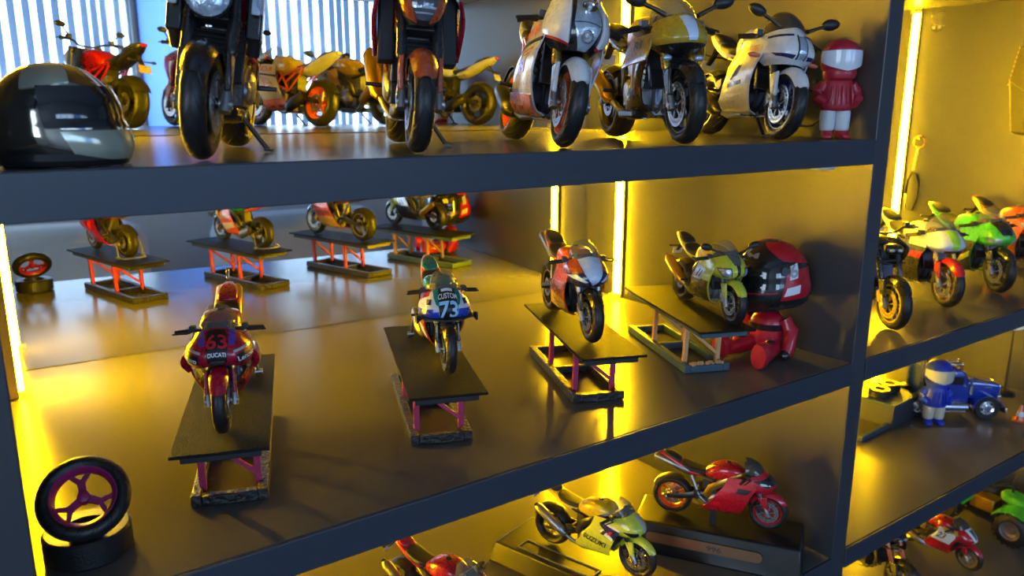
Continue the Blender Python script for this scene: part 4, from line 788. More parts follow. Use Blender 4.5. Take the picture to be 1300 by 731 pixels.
B.append(dict(label='red sports bike with black seat standing on a black plinth', group=LOW, loc=(0.4869, 0.0660, -0.1440), yaw=303, scale=G18, col='red', rim=P('red'), rim_r=ORG, spoke='s6', fork_up=STEEL, fork_lo=CHROME, exhaust='under', stand=False, plate=False, screen_m=SMOKE, side_cut=0.86, frame=metal('gold'), extra=ex_prop, pillion=True,
    over=[('side', ((0.10, 0.24), (0.55, 0.20), (0.50, 0.34), (0.15, 0.36)), BLACK, 0.004, 'side_vent'), ('nose', ((0.10, 0.20), (0.90, 0.20), (0.80, 0.52), (0.20, 0.52)), DARKGLASS, 0.006, 'headlight_lens')]))
# bottom side shelf
B.append(dict(label='red and white racing bike numbered 23 on the bottom side shelf', group=RLOW, loc=(0.9230, 0.0830, -0.3400), yaw=267, scale=G18, col='red', rim=GOLDM, spoke='s6', fork_up=SATIN, fork_lo=SATIN, screen_m=SMOKE, stand=False, tail='red', exhaust='low', nose='red',
    over=[('side', ((0.12, 0.02), (1.0, 0.0), (1.0, 0.46), (0.12, 0.50)), WHITEINK, 0.004, 'white_panel'), ('side', ((0.0, -0.02), (0.8, -0.04), (0.8, 0.06), (0.0, 0.12)), P('gold'), 0.008), ('nose', ((0.32, 0.0), (0.68, 0.0), (0.55, 0.85), (0.45, 0.85)), WHITEINK, 0.006, 'nose_panel'), ('nose', ((0.42, 0.10), (0.58, 0.10), (0.53, 0.55), (0.47, 0.55)), P('grey'), 0.010, 'nose_intake'), ('nose', ((0.36, 0.0), (0.40, 0.0), (0.48, 0.9), (0.46, 0.95)), WHITEINK, 0.008, 'nose_stripe', 1)],
    text=[('sideR', '23', ((0.86, 0.36), (0.50, 0.38), (0.50, 0.16), (0.86, 0.14)), BLACKINK)]))
B.append(dict(label='naked bike with gold fork legs cut off by the bottom of the frame', group=RLOW, loc=(0.8100, 0.1150, -0.3400), yaw=258, scale=G12, kind='naked', col='yellow', rim=SATIN, spoke='s5', fork_up=metal('peach'), fork_lo=CHROME, fender=P('black'), mirrors=False, stand=False, exhaust='side', extra=ex_mt))
for c in B: bike(c)
# ------------------------------------------------------------------ bike lifts
GRIT = pmat('gritty_black_deck', (0.020, 0.020, 0.020), 0.45, 0, 0, 1.0, 900, 0.5)
def grit_mat():
    m, N, L = _nodes('grip_deck'); b = N['Principled BSDF']; tc = N.new('ShaderNodeTexCoord'); v = N.new('ShaderNodeTexVoronoi'); v.inputs['Scale'].default_value = 1400
    L.new(tc.outputs['Object'], v.inputs['Vector']); bp = N.new('ShaderNodeBump'); bp.inputs['Strength'].default_value = 0.9; bp.inputs['Distance'].default_value = 0.0006
    L.new(v.outputs['Distance'], bp.inputs['Height']); L.new(bp.outputs[0], b.inputs['Normal']); b.inputs['Base Color'].default_value = (0.011, 0.0105, 0.010, 1); b.inputs['Roughness'].default_value = 0.6; b.inputs['Specular IOR Level'].default_value = 0.12
    return m
GRIT = grit_mat()
BALSA = pmat('balsa_wood', (0.62, 0.36, 0.16), 0.65, 0, 0, 0.2, 500, 0.15)
MAGENTA = pmat('magenta_stick', (0.42, 0.03, 0.10), 0.5, 0, 0, 0.1, 400, 0.15)
RAILB = pmat('black_painted_rail', (0.016, 0.014, 0.012), 0.4, 0, 0, 0.9, 350, 0.3)
RAILG = pmat('slate_painted_rail', (0.045, 0.085, 0.115), 0.5, 0, 0, 0.3, 350, 0.15)
RAIL4 = RAILG
def lift(label, loc, rz, post_m, rail_m, edge_m):
    r = root('bike_lift', label, 'bike lift', (loc[0], loc[1], Z0 + 0.0003), rz, 1.0, 'home-made bike lifts on the middle shelf')
    L_, Wd, h = 0.116, 0.037, 0.0062
    for s in (-1, 1): obj('side_rail', MB().box((0, s * (Wd / 2 - 0.0025), h / 2), (L_, 0.005, h)), rail_m, r, bevel=0.0006)
    for x in (-L_ / 2 + 0.0025, -0.004, L_ / 2 - 0.0025): obj('cross_rail', MB().box((x, 0, h / 2 - 0.0003), (0.005, Wd - 0.0102, h - 0.0006)), rail_m, r, bevel=0.0006)
    for x in (0.046, -0.012):
        for s in (-1, 1): obj('post', MB().box((x + 0.001, s * 0.0135, 0.0190), (0.0034, 0.0034, 0.0310), (0, 4, 0)), post_m, r, bevel=0.0003)
        obj('brace', MB().tube([(x + 0.001, 0.012, 0.0115), (x + 0.002, -0.012, 0.0320)], 0.0016, n=4), post_m, r, smooth=False)
    obj('under_board', MB().box((0.012, 0, 0.0364), (0.138, 0.036, 0.0045)), edge_m, r, bevel=0.0004)
    obj('deck', MB().box((0.012, 0, 0.0395), (0.147, 0.0440, 0.0017)), GRIT, r, bevel=0.0003)
    if post_m is BALSA:
        cr_ = MB()
        for i in range(40):
            cr_.box((L_ / 2 - 0.0025 + random.uniform(-0.002, 0.002), random.uniform(-0.013, 0.013), h + 0.0003), (random.uniform(0.0006, 0.002),) * 3, (random.uniform(0, 90), random.uniform(0, 90), 0))
        obj('sawdust', cr_, BALSA, r, kind='stuff', smooth=False)
lift('black lift with magenta legs under the red bike 63', (0.1095, 0.1050), 250.5, MAGENTA, RAILB, BLACK)
lift('black lift with magenta legs under the bike numbered 73', (0.2345, 0.1070), 249.5, MAGENTA, RAILB, BLACK)
lift('black lift with magenta legs under the orange white nosed bike', (0.3570, 0.1050), 248.5, MAGENTA, RAILB, BLACK)
lift('slate blue lift with pale wooden legs under the yellow green bike', (0.4650, 0.1040), 248.0, BALSA, RAIL4, RAILG)

# ------------------------------------------------------------------ loose wheels
def loose_wheel(name, label, M, R, w, rim_m, style, tm=None):
    r = root(name, label, 'wheel'); s = R / 0.30
    r.matrix_world = M @ Matrix.Diagonal((s, s, s, 1))
    wheel(r, 'rim', (0, 0, 0), 0.30, w / s, rim_m, style, Matrix.Identity(4), (), 0.1, None, tm)
    return r
def chunky(name, label, loc, R, w, rim_m, grp=None, band=None):
    """a small flat-lying slick"""
    r = root(name, label, 'tire', (loc[0], loc[1], Z0 + loc[2]), 0, 1.0, grp)
    q = R - 0.0045
    obj('tread', MB().lathe([(q * 0.72, 0.0), (R - 0.0012, 0.0), (R, 0.0012), (R, w - 0.0012), (R - 0.0012, w), (q * 0.72, w), (q * 0.70, w * 0.8), (q * 0.70, w * 0.2)], n=40, axis='z', closed=True), pmat('slick_rubber', (0.014, 0.014, 0.015), 0.4, 0, 0, 0.2, 900), r)
    if rim_m: obj('hub', MB().lathe([(0.0, w * 0.75), (q * 0.35, w * 0.72), (q * 0.45, w * 0.55), (q * 0.72, w * 0.8), (q * 0.72, w * 0.3), (0, w * 0.3)], n=32, axis='z'), rim_m, r)
    if band: obj('sidewall_band', MB().lathe([(R * 0.80, w + 0.0001), (R * 0.90, w + 0.0001), (R * 0.90, w + 0.0004), (R * 0.80, w + 0.0004)], n=36, axis='z', closed=True), band, r)
    return r
chunky('small_tire', 'black tire lying flat in the near corner of the middle shelf', (0.0260, 0.0425, 0.0003), 0.0180, 0.0125, None)
_c = Vector((0.0262, 0.0400, Z0 + 0.0275)); _n = Vector((-0.14, -0.74, 0.66)).normalized()
_x = _n.cross(Vector((0, 0, 1))).normalized(); _z = _x.cross(_n)
_M = Matrix((_x, _n, _z)).transposed().to_4x4() @ Matrix.Rotation(rad(180), 4, 'Y'); _M.translation = _c
loose_wheel('spare_wheel', 'spare wheel with magenta spokes leaning on a flat tire', _M, 0.0190, 0.0085, pmat('magenta_rim', (0.28, 0.012, 0.10), 0.4), 'y3')

# ------------------------------------------------------------------ helmets
class Shell:
    """helmet shaped surface: u around (0..1), v from crown (0) to rim (1); x is the face direction"""
    def __init__(s, a, b, c): s.a, s.b, s.c = a, b, c
    def p(s, u, v):
        az = 2 * math.pi * u; el = math.pi / 2 - v * rad(140)
        x, y, z = s.a * math.cos(el) * math.cos(az), s.b * math.cos(el) * math.sin(az), s.c * math.sin(el)
        if z < 0: 
            f = -z / s.c; x = x * (1 + 0.10 * f) + (s.a * 0.10 * f if x > 0 else -s.a * 0.02 * f); k = 1 + 0.25 * f; x *= k * (1 + 0.12 * f); y *= k
        return Vector((x, y, z))
    def pn(s, u, v):
        p = s.p(u, v); e = 0.004; n = (s.p(u + e, v) - s.p(u - e, v)).cross(s.p(u, min(v + e, 1)) - s.p(u, max(v - e, 0)))
        if n.length < 1e-14: n = p.copy()
        n.normalize()
        if n.dot(p) < 0: n = -n
        return p, n
def helmet(rt, S, shell_m, visor_m, rim_m, off, nm='shell'):
    T = off if isinstance(off, Matrix) else Matrix.Translation(off); k = S.c
    sh = obj(nm, MB().sheet(S, nu=48, nv=28, thick=k * 0.06).xform(T), shell_m, rt)
    obj('visor', MB().sheet(S, ((-0.215, 0.40), (0.215, 0.40), (0.20, 0.70), (-0.20, 0.70)), 30, 12, k * 0.05, k * 0.06).xform(T), visor_m, sh)
    ri = MB().sheet(S, ((0, 0.955), (1, 0.955), (1, 1.0), (0, 1.0)), 48, 2, k * 0.03, k * 0.09).xform(T)
    obj('neck_rim', ri, rim_m, sh)
    for s in (0.225, -0.225): 
        p, n = S.pn(s, 0.52); obj('visor_pivot', MB().tube([T @ (p + n * k * 0.02), T @ (p + n * k * 0.10)], k * 0.11, n=16), rim_m, sh)
    return sh
DKCHROME = pmat('dark_chrome', (0.42, 0.41, 0.36), 0.10, 0.95, 0.4, 0, 20, 0.3)
h1 = root('toy_helmet', 'small dark chrome toy helmet at the edge of the upper shelf', 'helmet', (0.0330, 0.0300, Z0 + 0.1736), -38)
S1 = Shell(0.0235, 0.0200, 0.0215)
hs = helmet(h1, S1, DKCHROME, DARKGLASS, P('black'), (0, 0, 0.0165))
obj('chin_bar', MB().sheet(S1, ((-0.17, 0.72), (0.17, 0.72), (0.15, 0.93), (-0.15, 0.93)), 24, 8, 0.0012, 0.0014).xform(Matrix.Translation((0, 0, 0.0165))), pmat('pale_reflection_paint', (0.42, 0.44, 0.35), 0.16, 0.35, 0.5), hs)  # pale tone stands in for the bright room mirrored in the chrome
obj('brow_reflection', MB().sheet(S1, ((-0.30, 0.16), (-0.10, 0.16), (-0.12, 0.36), (-0.26, 0.42)), 14, 8, 0.0006, 0.0008).xform(Matrix.Translation((0, 0, 0.0165))), pmat('pale_reflection_paint', (0.42, 0.44, 0.35), 0.16, 0.35, 0.5), hs)  # painted patch, imitates a pale room reflection on the shell
obj('base_ring', MB().lathe([(0.019, 0.0), (0.0225, 0.0), (0.0235, 0.002), (0.0225, 0.0045), (0.019, 0.0045)], n=40, axis='z', closed=True).xform(Matrix.Diagonal((1.12, 0.98, 1, 1))), P('black'), h1)

# seated racer with an oversized helmet
fg = root('seated_racer_figurine', 'seated red racer figurine in an oversized black and red helmet', 'figurine', (0.5195, 0.0560, Z0 + 0.0003), 190, 1.06)
RSUIT = pmat('red_suit', (0.50, 0.01, 0.03), 0.35, 0, 0.5, 0.1, 400); 
def ring_ell(cx, cy, cz, rx, ry, n=16): return [Vector((cx + rx * math.cos(2 * math.pi * j / n), cy + ry * math.sin(2 * math.pi * j / n), cz)) for j in range(n)]
obj('torso', MB().loft([ring_ell(0, 0, 0.0, 0.009, 0.011), ring_ell(0, 0, 0.006, 0.0115, 0.0135), ring_ell(0.001, 0, 0.018, 0.0105, 0.0125), ring_ell(0.001, 0, 0.028, 0.0115, 0.0145), ring_ell(0, 0, 0.035, 0.006, 0.007)]), RSUIT, fg, sub=1)
obj('chest_band', MB().loft([ring_ell(0.0012, 0, 0.0205, 0.0112, 0.0132), ring_ell(0.0012, 0, 0.0255, 0.0118, 0.0146)], caps=False), P('black'), fg)
obj('lettering', text_flat(MB(), 'RACER', (0.0132, -0.0052, 0.0218), (0, 0.0104, 0), (0, 0, 0.0026)), WHITEINK, fg, smooth=False) if False else None
for s in (-1, 1):
    obj('arm', MB().tube([(0.0, s * 0.013, 0.029), (-0.001, s * 0.0185, 0.021), (0.004, s * 0.0205, 0.010), (0.008, s * 0.0200, 0.004)], [0.0052, 0.0056, 0.0048, 0.0042], n=12), RSUIT, fg)
    obj('glove', MB().ball((0.009, s * 0.0200, 0.0045), (0.005, 0.004, 0.0042), 12, 8), P('black'), fg)
    lg = obj('leg', MB().tube([(0.002, s * 0.007, 0.0075), (0.014, s * 0.0105, 0.0085), (0.026, s * 0.0135, 0.0075), (0.034, s * 0.0150, 0.0072)], [0.0066, 0.0068, 0.0058, 0.0050], n=14), RSUIT, fg)
    obj('knee_pad', MB().ball((0.016, s * 0.0115, 0.0145), (0.004, 0.0035, 0.0016), 12, 8), P('black'), lg)
    bt_ = MB().loft([[Vector((x, s * 0.0158 + ry * math.cos(w), 0.0098 + rz * math.sin(w))) for w in [2 * math.pi * j / 16 for j in range(16)]] for x, ry, rz in ((0.031, 0.0050, 0.0066), (0.036, 0.0062, 0.0094), (0.0405, 0.0064, 0.0096), (0.0425, 0.0058, 0.0090))])
    obj('boot', bt_, RSUIT, fg)
S2 = Shell(0.0275, 0.0250, 0.0275); HT = Matrix.Translation((0.001, 0, 0.0610)) @ Matrix.Rotation(rad(-30), 4, 'Z') @ Matrix.Rotation(rad(6), 4, 'Y')
hh = helmet(fg, S2, P('black'), DARKGLASS, BLACK, HT, 'helmet')
for s in (1, -1):
    obj('red_panel', MB().sheet(S2, ((s * 0.10, 0.10), (s * 0.40, 0.14), (s * 0.42, 0.52), (s * 0.23, 0.40)), 14, 10, 0.0006, 0.0010).xform(HT), P('red'), hh)
    obj('red_panel', MB().sheet(S2, ((s * 0.235, 0.50), (s * 0.42, 0.55), (s * 0.34, 0.86), (s * 0.215, 0.84)), 12, 8, 0.0006, 0.0010).xform(HT), P('red'), hh)
    obj('white_patch', MB().sheet(S2, ((s * 0.26, 0.47), (s * 0.30, 0.45), (s * 0.285, 0.61), (s * 0.245, 0.62)), 6, 6, 0.0010, 0.0012).xform(HT), WHITEINK, hh)
    obj('white_patch', MB().sheet(S2, ((s * 0.235, 0.70), (s * 0.295, 0.69), (s * 0.285, 0.78), (s * 0.225, 0.79)), 6, 6, 0.0010, 0.0012).xform(HT), WHITEINK, hh)
    obj('red_trim', MB().sheet(S2, ((s * 0.02, 0.735), (s * 0.20, 0.735), (s * 0.20, 0.75), (s * 0.02, 0.75)), 14, 2, 0.0008, 0.0008).xform(HT), P('red'), hh)
q = ((0.02, 0.37), (0.10, 0.36), (0.10, 0.29), (0.02, 0.30))
obj('lettering', text_on(MB(), S2, 'M', q, 0.0006).xform(HT), pmat('grey_print', (0.35, 0.36, 0.38), 0.4), hh, smooth=False)
obj('lettering', text_on(MB(), S2, '6', ((0.245, 0.60), (0.285, 0.60), (0.292, 0.45), (0.255, 0.46)), 0.0014).xform(HT), pmat('grey_print', (0.35, 0.36, 0.38), 0.4), hh, smooth=False)
obj('air_vent', MB().sheet(S2, ((-0.06, 0.80), (0.06, 0.80), (0.05, 0.86), (-0.05, 0.86)), 8, 3, 0.0012, 0.0014).xform(HT), matte('black'), hh)

# hooded keyring figurines
def hooded(label, loc, rz, k, main, trouser, visor, ring_side):
    r = root('hooded_figurine', label, 'figurine', (loc[0], loc[1], Z0 + loc[2] + 0.0003), rz, k, 'hooded keyring figurines')
    for s in (-1, 1):
        obj('boot', bodyloft([(-0.0045, 0.0060, 0.0, 0.0034, 0.7), (-0.001, 0.0085, 0.0, 0.0040, 0.7), (0.003, 0.0065, 0.0, 0.0040, 0.7), (0.0070, 0.0040, 0.0, 0.0034, 0.7), (0.0085, 0.0025, 0.0, 0.002, 0.7)]).xform(Matrix.Translation((0, s * 0.0052, 0)) @ Matrix.Rotation(rad(s * 14), 4, 'Z')), main, r, sub=1)
        rings = [ring_ell(0, s * 0.0054, z, a, b) for z, a, b in ((0.0050, 0.0040, 0.0040), (0.0068, 0.0058, 0.0054), (0.0095, 0.0054, 0.0052), (0.0125, 0.0062, 0.0056), (0.0165, 0.0060, 0.0056), (0.0225, 0.0066, 0.0058))]
        obj('trouser_leg', MB().loft(rings), trouser, r, sub=1)
        obj('sleeve', MB().tube([(0.0, s * 0.0095, 0.0385), (-0.0005, s * 0.0135, 0.0335), (0.002, s * 0.0140, 0.0285), (0.0065, s * 0.0100, 0.0250)], [0.0040, 0.0046, 0.0044, 0.0034], n=12), main, r)
    obj('jacket', MB().loft([ring_ell(0, 0, z, a, b, 20) for z, a, b in ((0.0195, 0.0080, 0.0108), (0.0210, 0.0095, 0.0122), (0.0280, 0.0096, 0.0122), (0.0350, 0.0090, 0.0118), (0.0405, 0.0080, 0.0105), (0.0440, 0.0068, 0.0085))]), main, r, sub=1)
    for i in range(5):
        y = (i - 2) * 0.0036; obj('jacket_fold', MB().tube([(0.0092 - abs(y) * 0.18, y, 0.0375), (0.0102 - abs(y) * 0.2, y * 1.05, 0.0310), (0.0100 - abs(y) * 0.2, y * 1.1, 0.0240)], [0.0006, 0.0011, 0.0006], n=6), main, r)
    obj('collar', MB().lathe([(0.0070, 0.041), (0.0105, 0.0425), (0.0118, 0.0460), (0.0108, 0.0490), (0.0080, 0.0490)], n=24, axis='z').xform(Matrix.Translation((0.001, 0, 0))), main, r)
    hd = MB().loft([ring_ell(0.0, 0, z, a, b, 24) for z, a, b in ((0.0440, 0.0060, 0.0065), (0.0470, 0.0110, 0.0118), (0.0530, 0.0132, 0.0136), (0.0590, 0.0134, 0.0136), (0.0640, 0.0122, 0.0124), (0.0680, 0.0085, 0.0088), (0.0700, 0.0035, 0.0036))])
    hood = obj('hood', hd, main, r, sub=1)
    class VS:
        def pn(self, u, v):
            az = rad(-82 + 164 * u); t = abs(u - 0.5) * 2; zt = 0.0622 - 0.0006 * t; zb = 0.0492 + 0.0046 * t ** 1.5 - 0.0016 * (1 - t)
            z = zt + (zb - zt) * v; f = 1.02 - 0.35 * (abs(z - 0.0570) / 0.0130) ** 2.2 * 0.35
            return Vector((0.0142 * f * math.cos(az) + 0.0004, 0.0142 * f * math.sin(az), z)), Vector((math.cos(az), math.sin(az), 0))
    obj('visor', MB().sheet(VS(), nu=24, nv=8, off=0.0003, thick=0.0008), visor, hood)
    obj('hood_seam', MB().sheet(VS(), ((0.0, -0.06), (1.0, -0.06), (1.0, 0.02), (0.0, 0.02)), 24, 2, 0.0006, 0.0012), main, hood)
    if ring_side:
        kr = root('key_ring', 'dark metal key ring behind the red hooded figurine', 'key ring', (0, 0, 0))
        kr.matrix_world = Matrix.Translation((loc[0], loc[1], Z0 + loc[2])) @ Matrix.Rotation(rad(rz), 4, 'Z')
        T = Matrix.Translation((-0.0135, -0.0150, 0.0216)) @ Matrix.Rotation(rad(10), 4, 'Z')
        obj('ring', MB().lathe([(0.0122, 0.0004), (0.0126, 0.0010), (0.0132, 0.0010), (0.0136, 0.0004), (0.0136, -0.0004), (0.0132, -0.0010), (0.0126, -0.0010), (0.0122, -0.0004)], n=36, axis='x', closed=True).xform(T), pmat('dark_ring_steel', (0.10, 0.09, 0.08), 0.3, 0.9), kr)
        for i in range(4): obj('link', MB().lathe([(0.0011, 0.0003), (0.0016, 0.0003), (0.0016, -0.0003), (0.0011, -0.0003)], n=12, axis='x' if i % 2 else 'y', closed=True).xform(Matrix.Translation((-0.0125, -0.0120 + 0.0004 * i, 0.0362 + 0.0022 * i))), pmat('dark_ring_steel', (0.10, 0.09, 0.08), 0.3, 0.9), kr)
    return r
hooded('red and white hooded figurine standing by the centre upright', (0.5290, 0.0190, 0.1728), 236, 1.0, pmat('red_resin', (0.42, 0.012, 0.03), 0.45, 0, 0.2, 0.15, 500), pmat('white_resin', (0.62, 0.64, 0.68), 0.5, 0, 0, 0.1, 500), pmat('white_visor', (0.70, 0.74, 0.80), 0.2, 0, 0.6), True)
hooded('blue and white hooded figurine standing in front of the blue truck', (0.9030, 0.0980, -0.1680), 232, 1.12, pmat('blue_resin', (0.01, 0.04, 0.55), 0.4, 0, 0.3, 0.15, 500), pmat('cream_resin', (0.62, 0.58, 0.46), 0.5), pmat('cream_visor', (0.66, 0.62, 0.48), 0.25, 0, 0.5), False)
# ------------------------------------------------------------------ plinths under the lower bikes
PLINTH = pmat('black_plinth', (0.009, 0.009, 0.010), 0.35, 0, 0, 0.05, 200)
pb = root('display_plinth', 'long black plinth with bronze plaque under the red bike', 'plinth', (0.4869, 0.0660, Z0 - 0.1708), 303)
ZP = 0.0262
def frustum(a0, b0, a1, b1, z0, z1): 
    vs = [(sx * a, sy * b, z) for a, b, z in ((a0, b0, z0), (a1, b1, z1)) for sx, sy in ((-1, -1), (1, -1), (1, 1), (-1, 1))]
    return MB().add(vs, [(3, 2, 1, 0), (4, 5, 6, 7), (0, 1, 5, 4), (1, 2, 6, 5), (2, 3, 7, 6), (3, 0, 4, 7)])
obj('plinth_body', frustum(0.070, 0.029, 0.067, 0.0235, 0.0, ZP), PLINTH, pb, bevel=0.0015)
_pm = Matrix.Translation((-0.008, -0.0268, ZP * 0.56)) @ Matrix.Rotation(rad(78), 4, 'X')
def pill(l, h, d):
    pts = [(l / 2 - h / 2 + h / 2 * math.cos(t), h / 2 * math.sin(t)) for t in [math.pi * (i / 8 - 0.5) for i in range(9)]] + [(-l / 2 + h / 2 - h / 2 * math.cos(t), -h / 2 * math.sin(t)) for t in [math.pi * (i / 8 - 0.5) for i in range(9)]]
    return MB().prism(pts, 0, d, 'xy')
pq = obj('plaque', pill(0.094, 0.0085, 0.0010).xform(_pm), pmat('bronze_plaque', (0.15, 0.070, 0.022), 0.45, 0.2), pb)
obj('lettering', text_flat(MB(), 'DUCATI', (-0.030, -0.0022, 0.0013), (0.028, 0, 0), (0, 0.0042, 0), 0.3).xform(_pm), pmat('brick_print', (0.22, 0.035, 0.01), 0.5), pq, smooth=False)
obj('lettering', text_flat(MB(), '996', (0.003, -0.0022, 0.0013), (0.012, 0, 0), (0, 0.0042, 0)).xform(_pm), BLACKINK, pq, smooth=False)
sb = root('display_plinth', 'black display base with recessed label under the yellow bike', 'plinth', (0.3690, 0.0960, Z0 - 0.1708), 287)
obj('plinth_body', frustum(0.078, 0.030, 0.074, 0.026, 0.0, 0.0172), PLINTH, sb, bevel=0.0015)
fr_ = MB()
for y in (-0.0215, -0.0085): fr_.box((-0.018, y, 0.0176), (0.070, 0.0012, 0.0012))
for x in (-0.053, 0.017): fr_.box((x, -0.015, 0.0176), (0.0012, 0.0142, 0.0012))
obj('label_frame', fr_, matte('grey'), sb, smooth=False)
obj('front_clip', MB().lathe([(0.0030, 0.0), (0.0062, 0.0), (0.0062, 0.0035), (0.0030, 0.0035)], (0.030, -0.019, 0.0174), n=20, axis='z', closed=True), P('mustard'), sb)
rb = root('display_plinth', 'low dark base under the red bike at the frame bottom', 'plinth', (0.2360, 0.0930, Z0 - 0.1708), 285)
obj('plinth_body', frustum(0.066, 0.026, 0.063, 0.023, 0.0, 0.0144), PLINTH, rb, bevel=0.0012)
# ------------------------------------------------------------------ side shelf: platform with two tires, truck, sign, cone
ZS = -0.1680
pf = root('display_block', 'low slate block carrying two small tires beside the truck', 'display block', (0.8560, 0.1180, Z0 + ZS + 0.0002), 4)
obj('block_top', MB().box((0.022, 0.026, 0.0265), (0.060, 0.056, 0.0030)), RAILG, pf, bevel=0.0004)
obj('block_body', MB().box((0.022, 0.026, 0.0123), (0.057, 0.053, 0.0246)), SHELF, pf, bevel=0.0004)
obj('front_rail', MB().box((-0.040, 0.004, 0.0028), (0.064, 0.005, 0.0056)), RAILG, pf, bevel=0.0005)
TB = P('yellow'); DRED = pmat('dark_red_hub', (0.10, 0.004, 0.008), 0.4)
chunky('small_tire', 'small tire with dark red hub nearest the upright, on the slate block', (0.8640, 0.1440, ZS + 0.0284), 0.0125, 0.0095, DRED, 'small tires on the slate block', GOLDM)
chunky('small_tire', 'small tire with dark red hub nearer the truck, on the slate block', (0.8920, 0.1480, ZS + 0.0284), 0.0125, 0.0095, DRED, 'small tires on the slate block', GOLDM)
TBLUE = pmat('truck_blue', (0.008, 0.045, 0.42), 0.2, 0.1, 1.0)
tr = root('toy_truck', 'blue long-nosed toy truck with chrome stacks and tanks', 'toy truck', (0.9520, 0.1090, Z0 + ZS + 0.0003), -39)
RW = 0.0142
def truck_wheel(x, y, w):
    o = obj('wheel', MB().lathe([(RW * 0.62, -w / 2), (RW * 0.95, -w / 2), (RW, -w / 2 + 0.001), (RW, w / 2 - 0.001), (RW * 0.95, w / 2), (RW * 0.62, w / 2)], n=32, closed=True), pmat('slick_rubber', (0.014, 0.014, 0.015), 0.4), tr, mtx=Matrix.Translation((x, y, RW)))
    for s in (-1, 1):
        h = MB().lathe([(0.0, s * (w / 2 + 0.0006)), (0.0030, s * (w / 2 + 0.0006)), (0.0036, s * (w / 2 - 0.001)), (0.0062, s * (w / 2 - 0.0016)), (0.0080, s * (w / 2 - 0.0004)), (0.0090, s * (w / 2 - 0.0006))], n=28)
        for i in range(8): a = 2 * math.pi * i / 8; h.ball((0.0048 * math.cos(a), s * (w / 2 - 0.0006), 0.0048 * math.sin(a)), (0.0009, 0.0012, 0.0009), 6, 4)
        obj('hubcap', h, CHROME, o)
for s in (-1, 1):
    truck_wheel(0.038, s * 0.0195, 0.008)
    for x in (-0.040, -0.069): truck_wheel(x, s * 0.0175, 0.013)
obj('chassis', MB().box((-0.015, 0, 0.017), (0.130, 0.018, 0.006)).box((-0.056, 0, 0.021), (0.018, 0.022, 0.003)), SATIN, tr, bevel=0.0006)
obj('fifth_wheel', MB().lathe([(0.0, 0.0255), (0.010, 0.0255), (0.011, 0.0235), (0.011, 0.0225)], (-0.055, 0, 0), n=24, axis='z'), SATIN, tr)
cb = obj('cab', bodyloft([(-0.012, 0.057, 0.019, 0.0200, 0.25), (0.004, 0.060, 0.019, 0.0205, 0.25), (0.010, 0.057, 0.019, 0.0205, 0.25), (0.016, 0.043, 0.019, 0.0200, 0.25)]), TBLUE, tr)
sl = obj('sleeper', bodyloft([(-0.036, 0.060, 0.020, 0.0215, 0.2), (-0.020, 0.064, 0.020, 0.0215, 0.2), (-0.0115, 0.060, 0.020, 0.0215, 0.2)]), TBLUE, tr)
hd = obj('hood', bodyloft([(0.015, 0.045, 0.022, 0.0165, 0.3), (0.032, 0.044, 0.022, 0.0150, 0.3), (0.052, 0.041, 0.020, 0.0130, 0.3), (0.055, 0.040, 0.020, 0.0125, 0.3)]), TBLUE, tr)
for s in (-1, 1):
    obj('side_window', MB().box((0.002, s * 0.0203, 0.0465), (0.013, 0.0012, 0.010)), DARKGLASS, cb, bevel=0.0006)
    class FW:
        def pn(self, u, v):
            w = rad(10 + 175 * u); r_ = 0.0170; return Vector((0.038 + r_ * math.cos(w), s * (0.0125 + 0.0125 * v), RW + r_ * math.sin(w) * 0.92)), Vector((math.cos(w), 0, math.sin(w)))
    obj('front_fender', MB().sheet(FW(), nu=20, nv=4, thick=0.0012), TBLUE, tr)
    obj('fuel_tank', MB().tube([(-0.022, s * 0.0205, 0.0145), (-0.0215, s * 0.0205, 0.0145), (0.0145, s * 0.0205, 0.0145), (0.015, s * 0.0205, 0.0145)], [0.005, 0.0062, 0.0062, 0.005], n=16), CHROME, tr)
    obj('step', MB().box((-0.003, s * 0.0255, 0.0105), (0.030, 0.003, 0.0012)), CHROME, tr)
    obj('exhaust_stack', MB().tube([(-0.0385, s * 0.0185, 0.020), (-0.0385, s * 0.0185, 0.045), (-0.0385, s * 0.0185, 0.072), (-0.0410, s * 0.0185, 0.078)], [0.0020, 0.0026, 0.0020, 0.0020], n=12), CHROME, tr)
    obj('air_cleaner', MB().tube([(0.0185, s * 0.0190, 0.030), (0.0185, s * 0.0190, 0.042)], 0.0032, n=14), CHROME, tr)
    obj('mirror_bracket', MB().tube([(0.010, s * 0.0205, 0.053), (0.014, s * 0.0270, 0.054), (0.014, s * 0.0270, 0.042), (0.010, s * 0.0205, 0.041)], 0.0006, n=6).box((0.0140, s * 0.0270, 0.048), (0.0012, 0.0040, 0.0085)), CHROME, tr)
    obj('headlamp', MB().ball((0.0520, s * 0.0185, 0.0280), (0.0030, 0.0026, 0.0026), 14, 8), CHROME, tr)
    for x in (-0.030, -0.022): obj('marker_light', MB().box((x, s * 0.0218, 0.024), (0.0028, 0.0010, 0.0016)), pmat('red_lens', (0.45, 0.01, 0.01), 0.12), tr)
    obj('badge', MB().box((0.040, s * 0.0146, 0.0375), (0.0085, 0.0008, 0.0016)), CHROME, hd)
obj('windscreen', MB().box((0.0138, 0, 0.0495), (0.0012, 0.034, 0.0120), (0, -24, 0)), DARKGLASS, cb)
gr = obj('grille', MB().box((0.0560, 0, 0.0300), (0.0024, 0.0225, 0.0205)), CHROME, tr, bevel=0.0008)
for i in range(9): obj('grille_bar', MB().box((0.0576, -0.0088 + 0.0022 * i, 0.0300), (0.0012, 0.0007, 0.0180)), SATIN, gr, smooth=False)
obj('bumper', MB().box((0.0600, 0, 0.0110), (0.0030, 0.0470, 0.0085)), CHROME, tr, bevel=0.001)
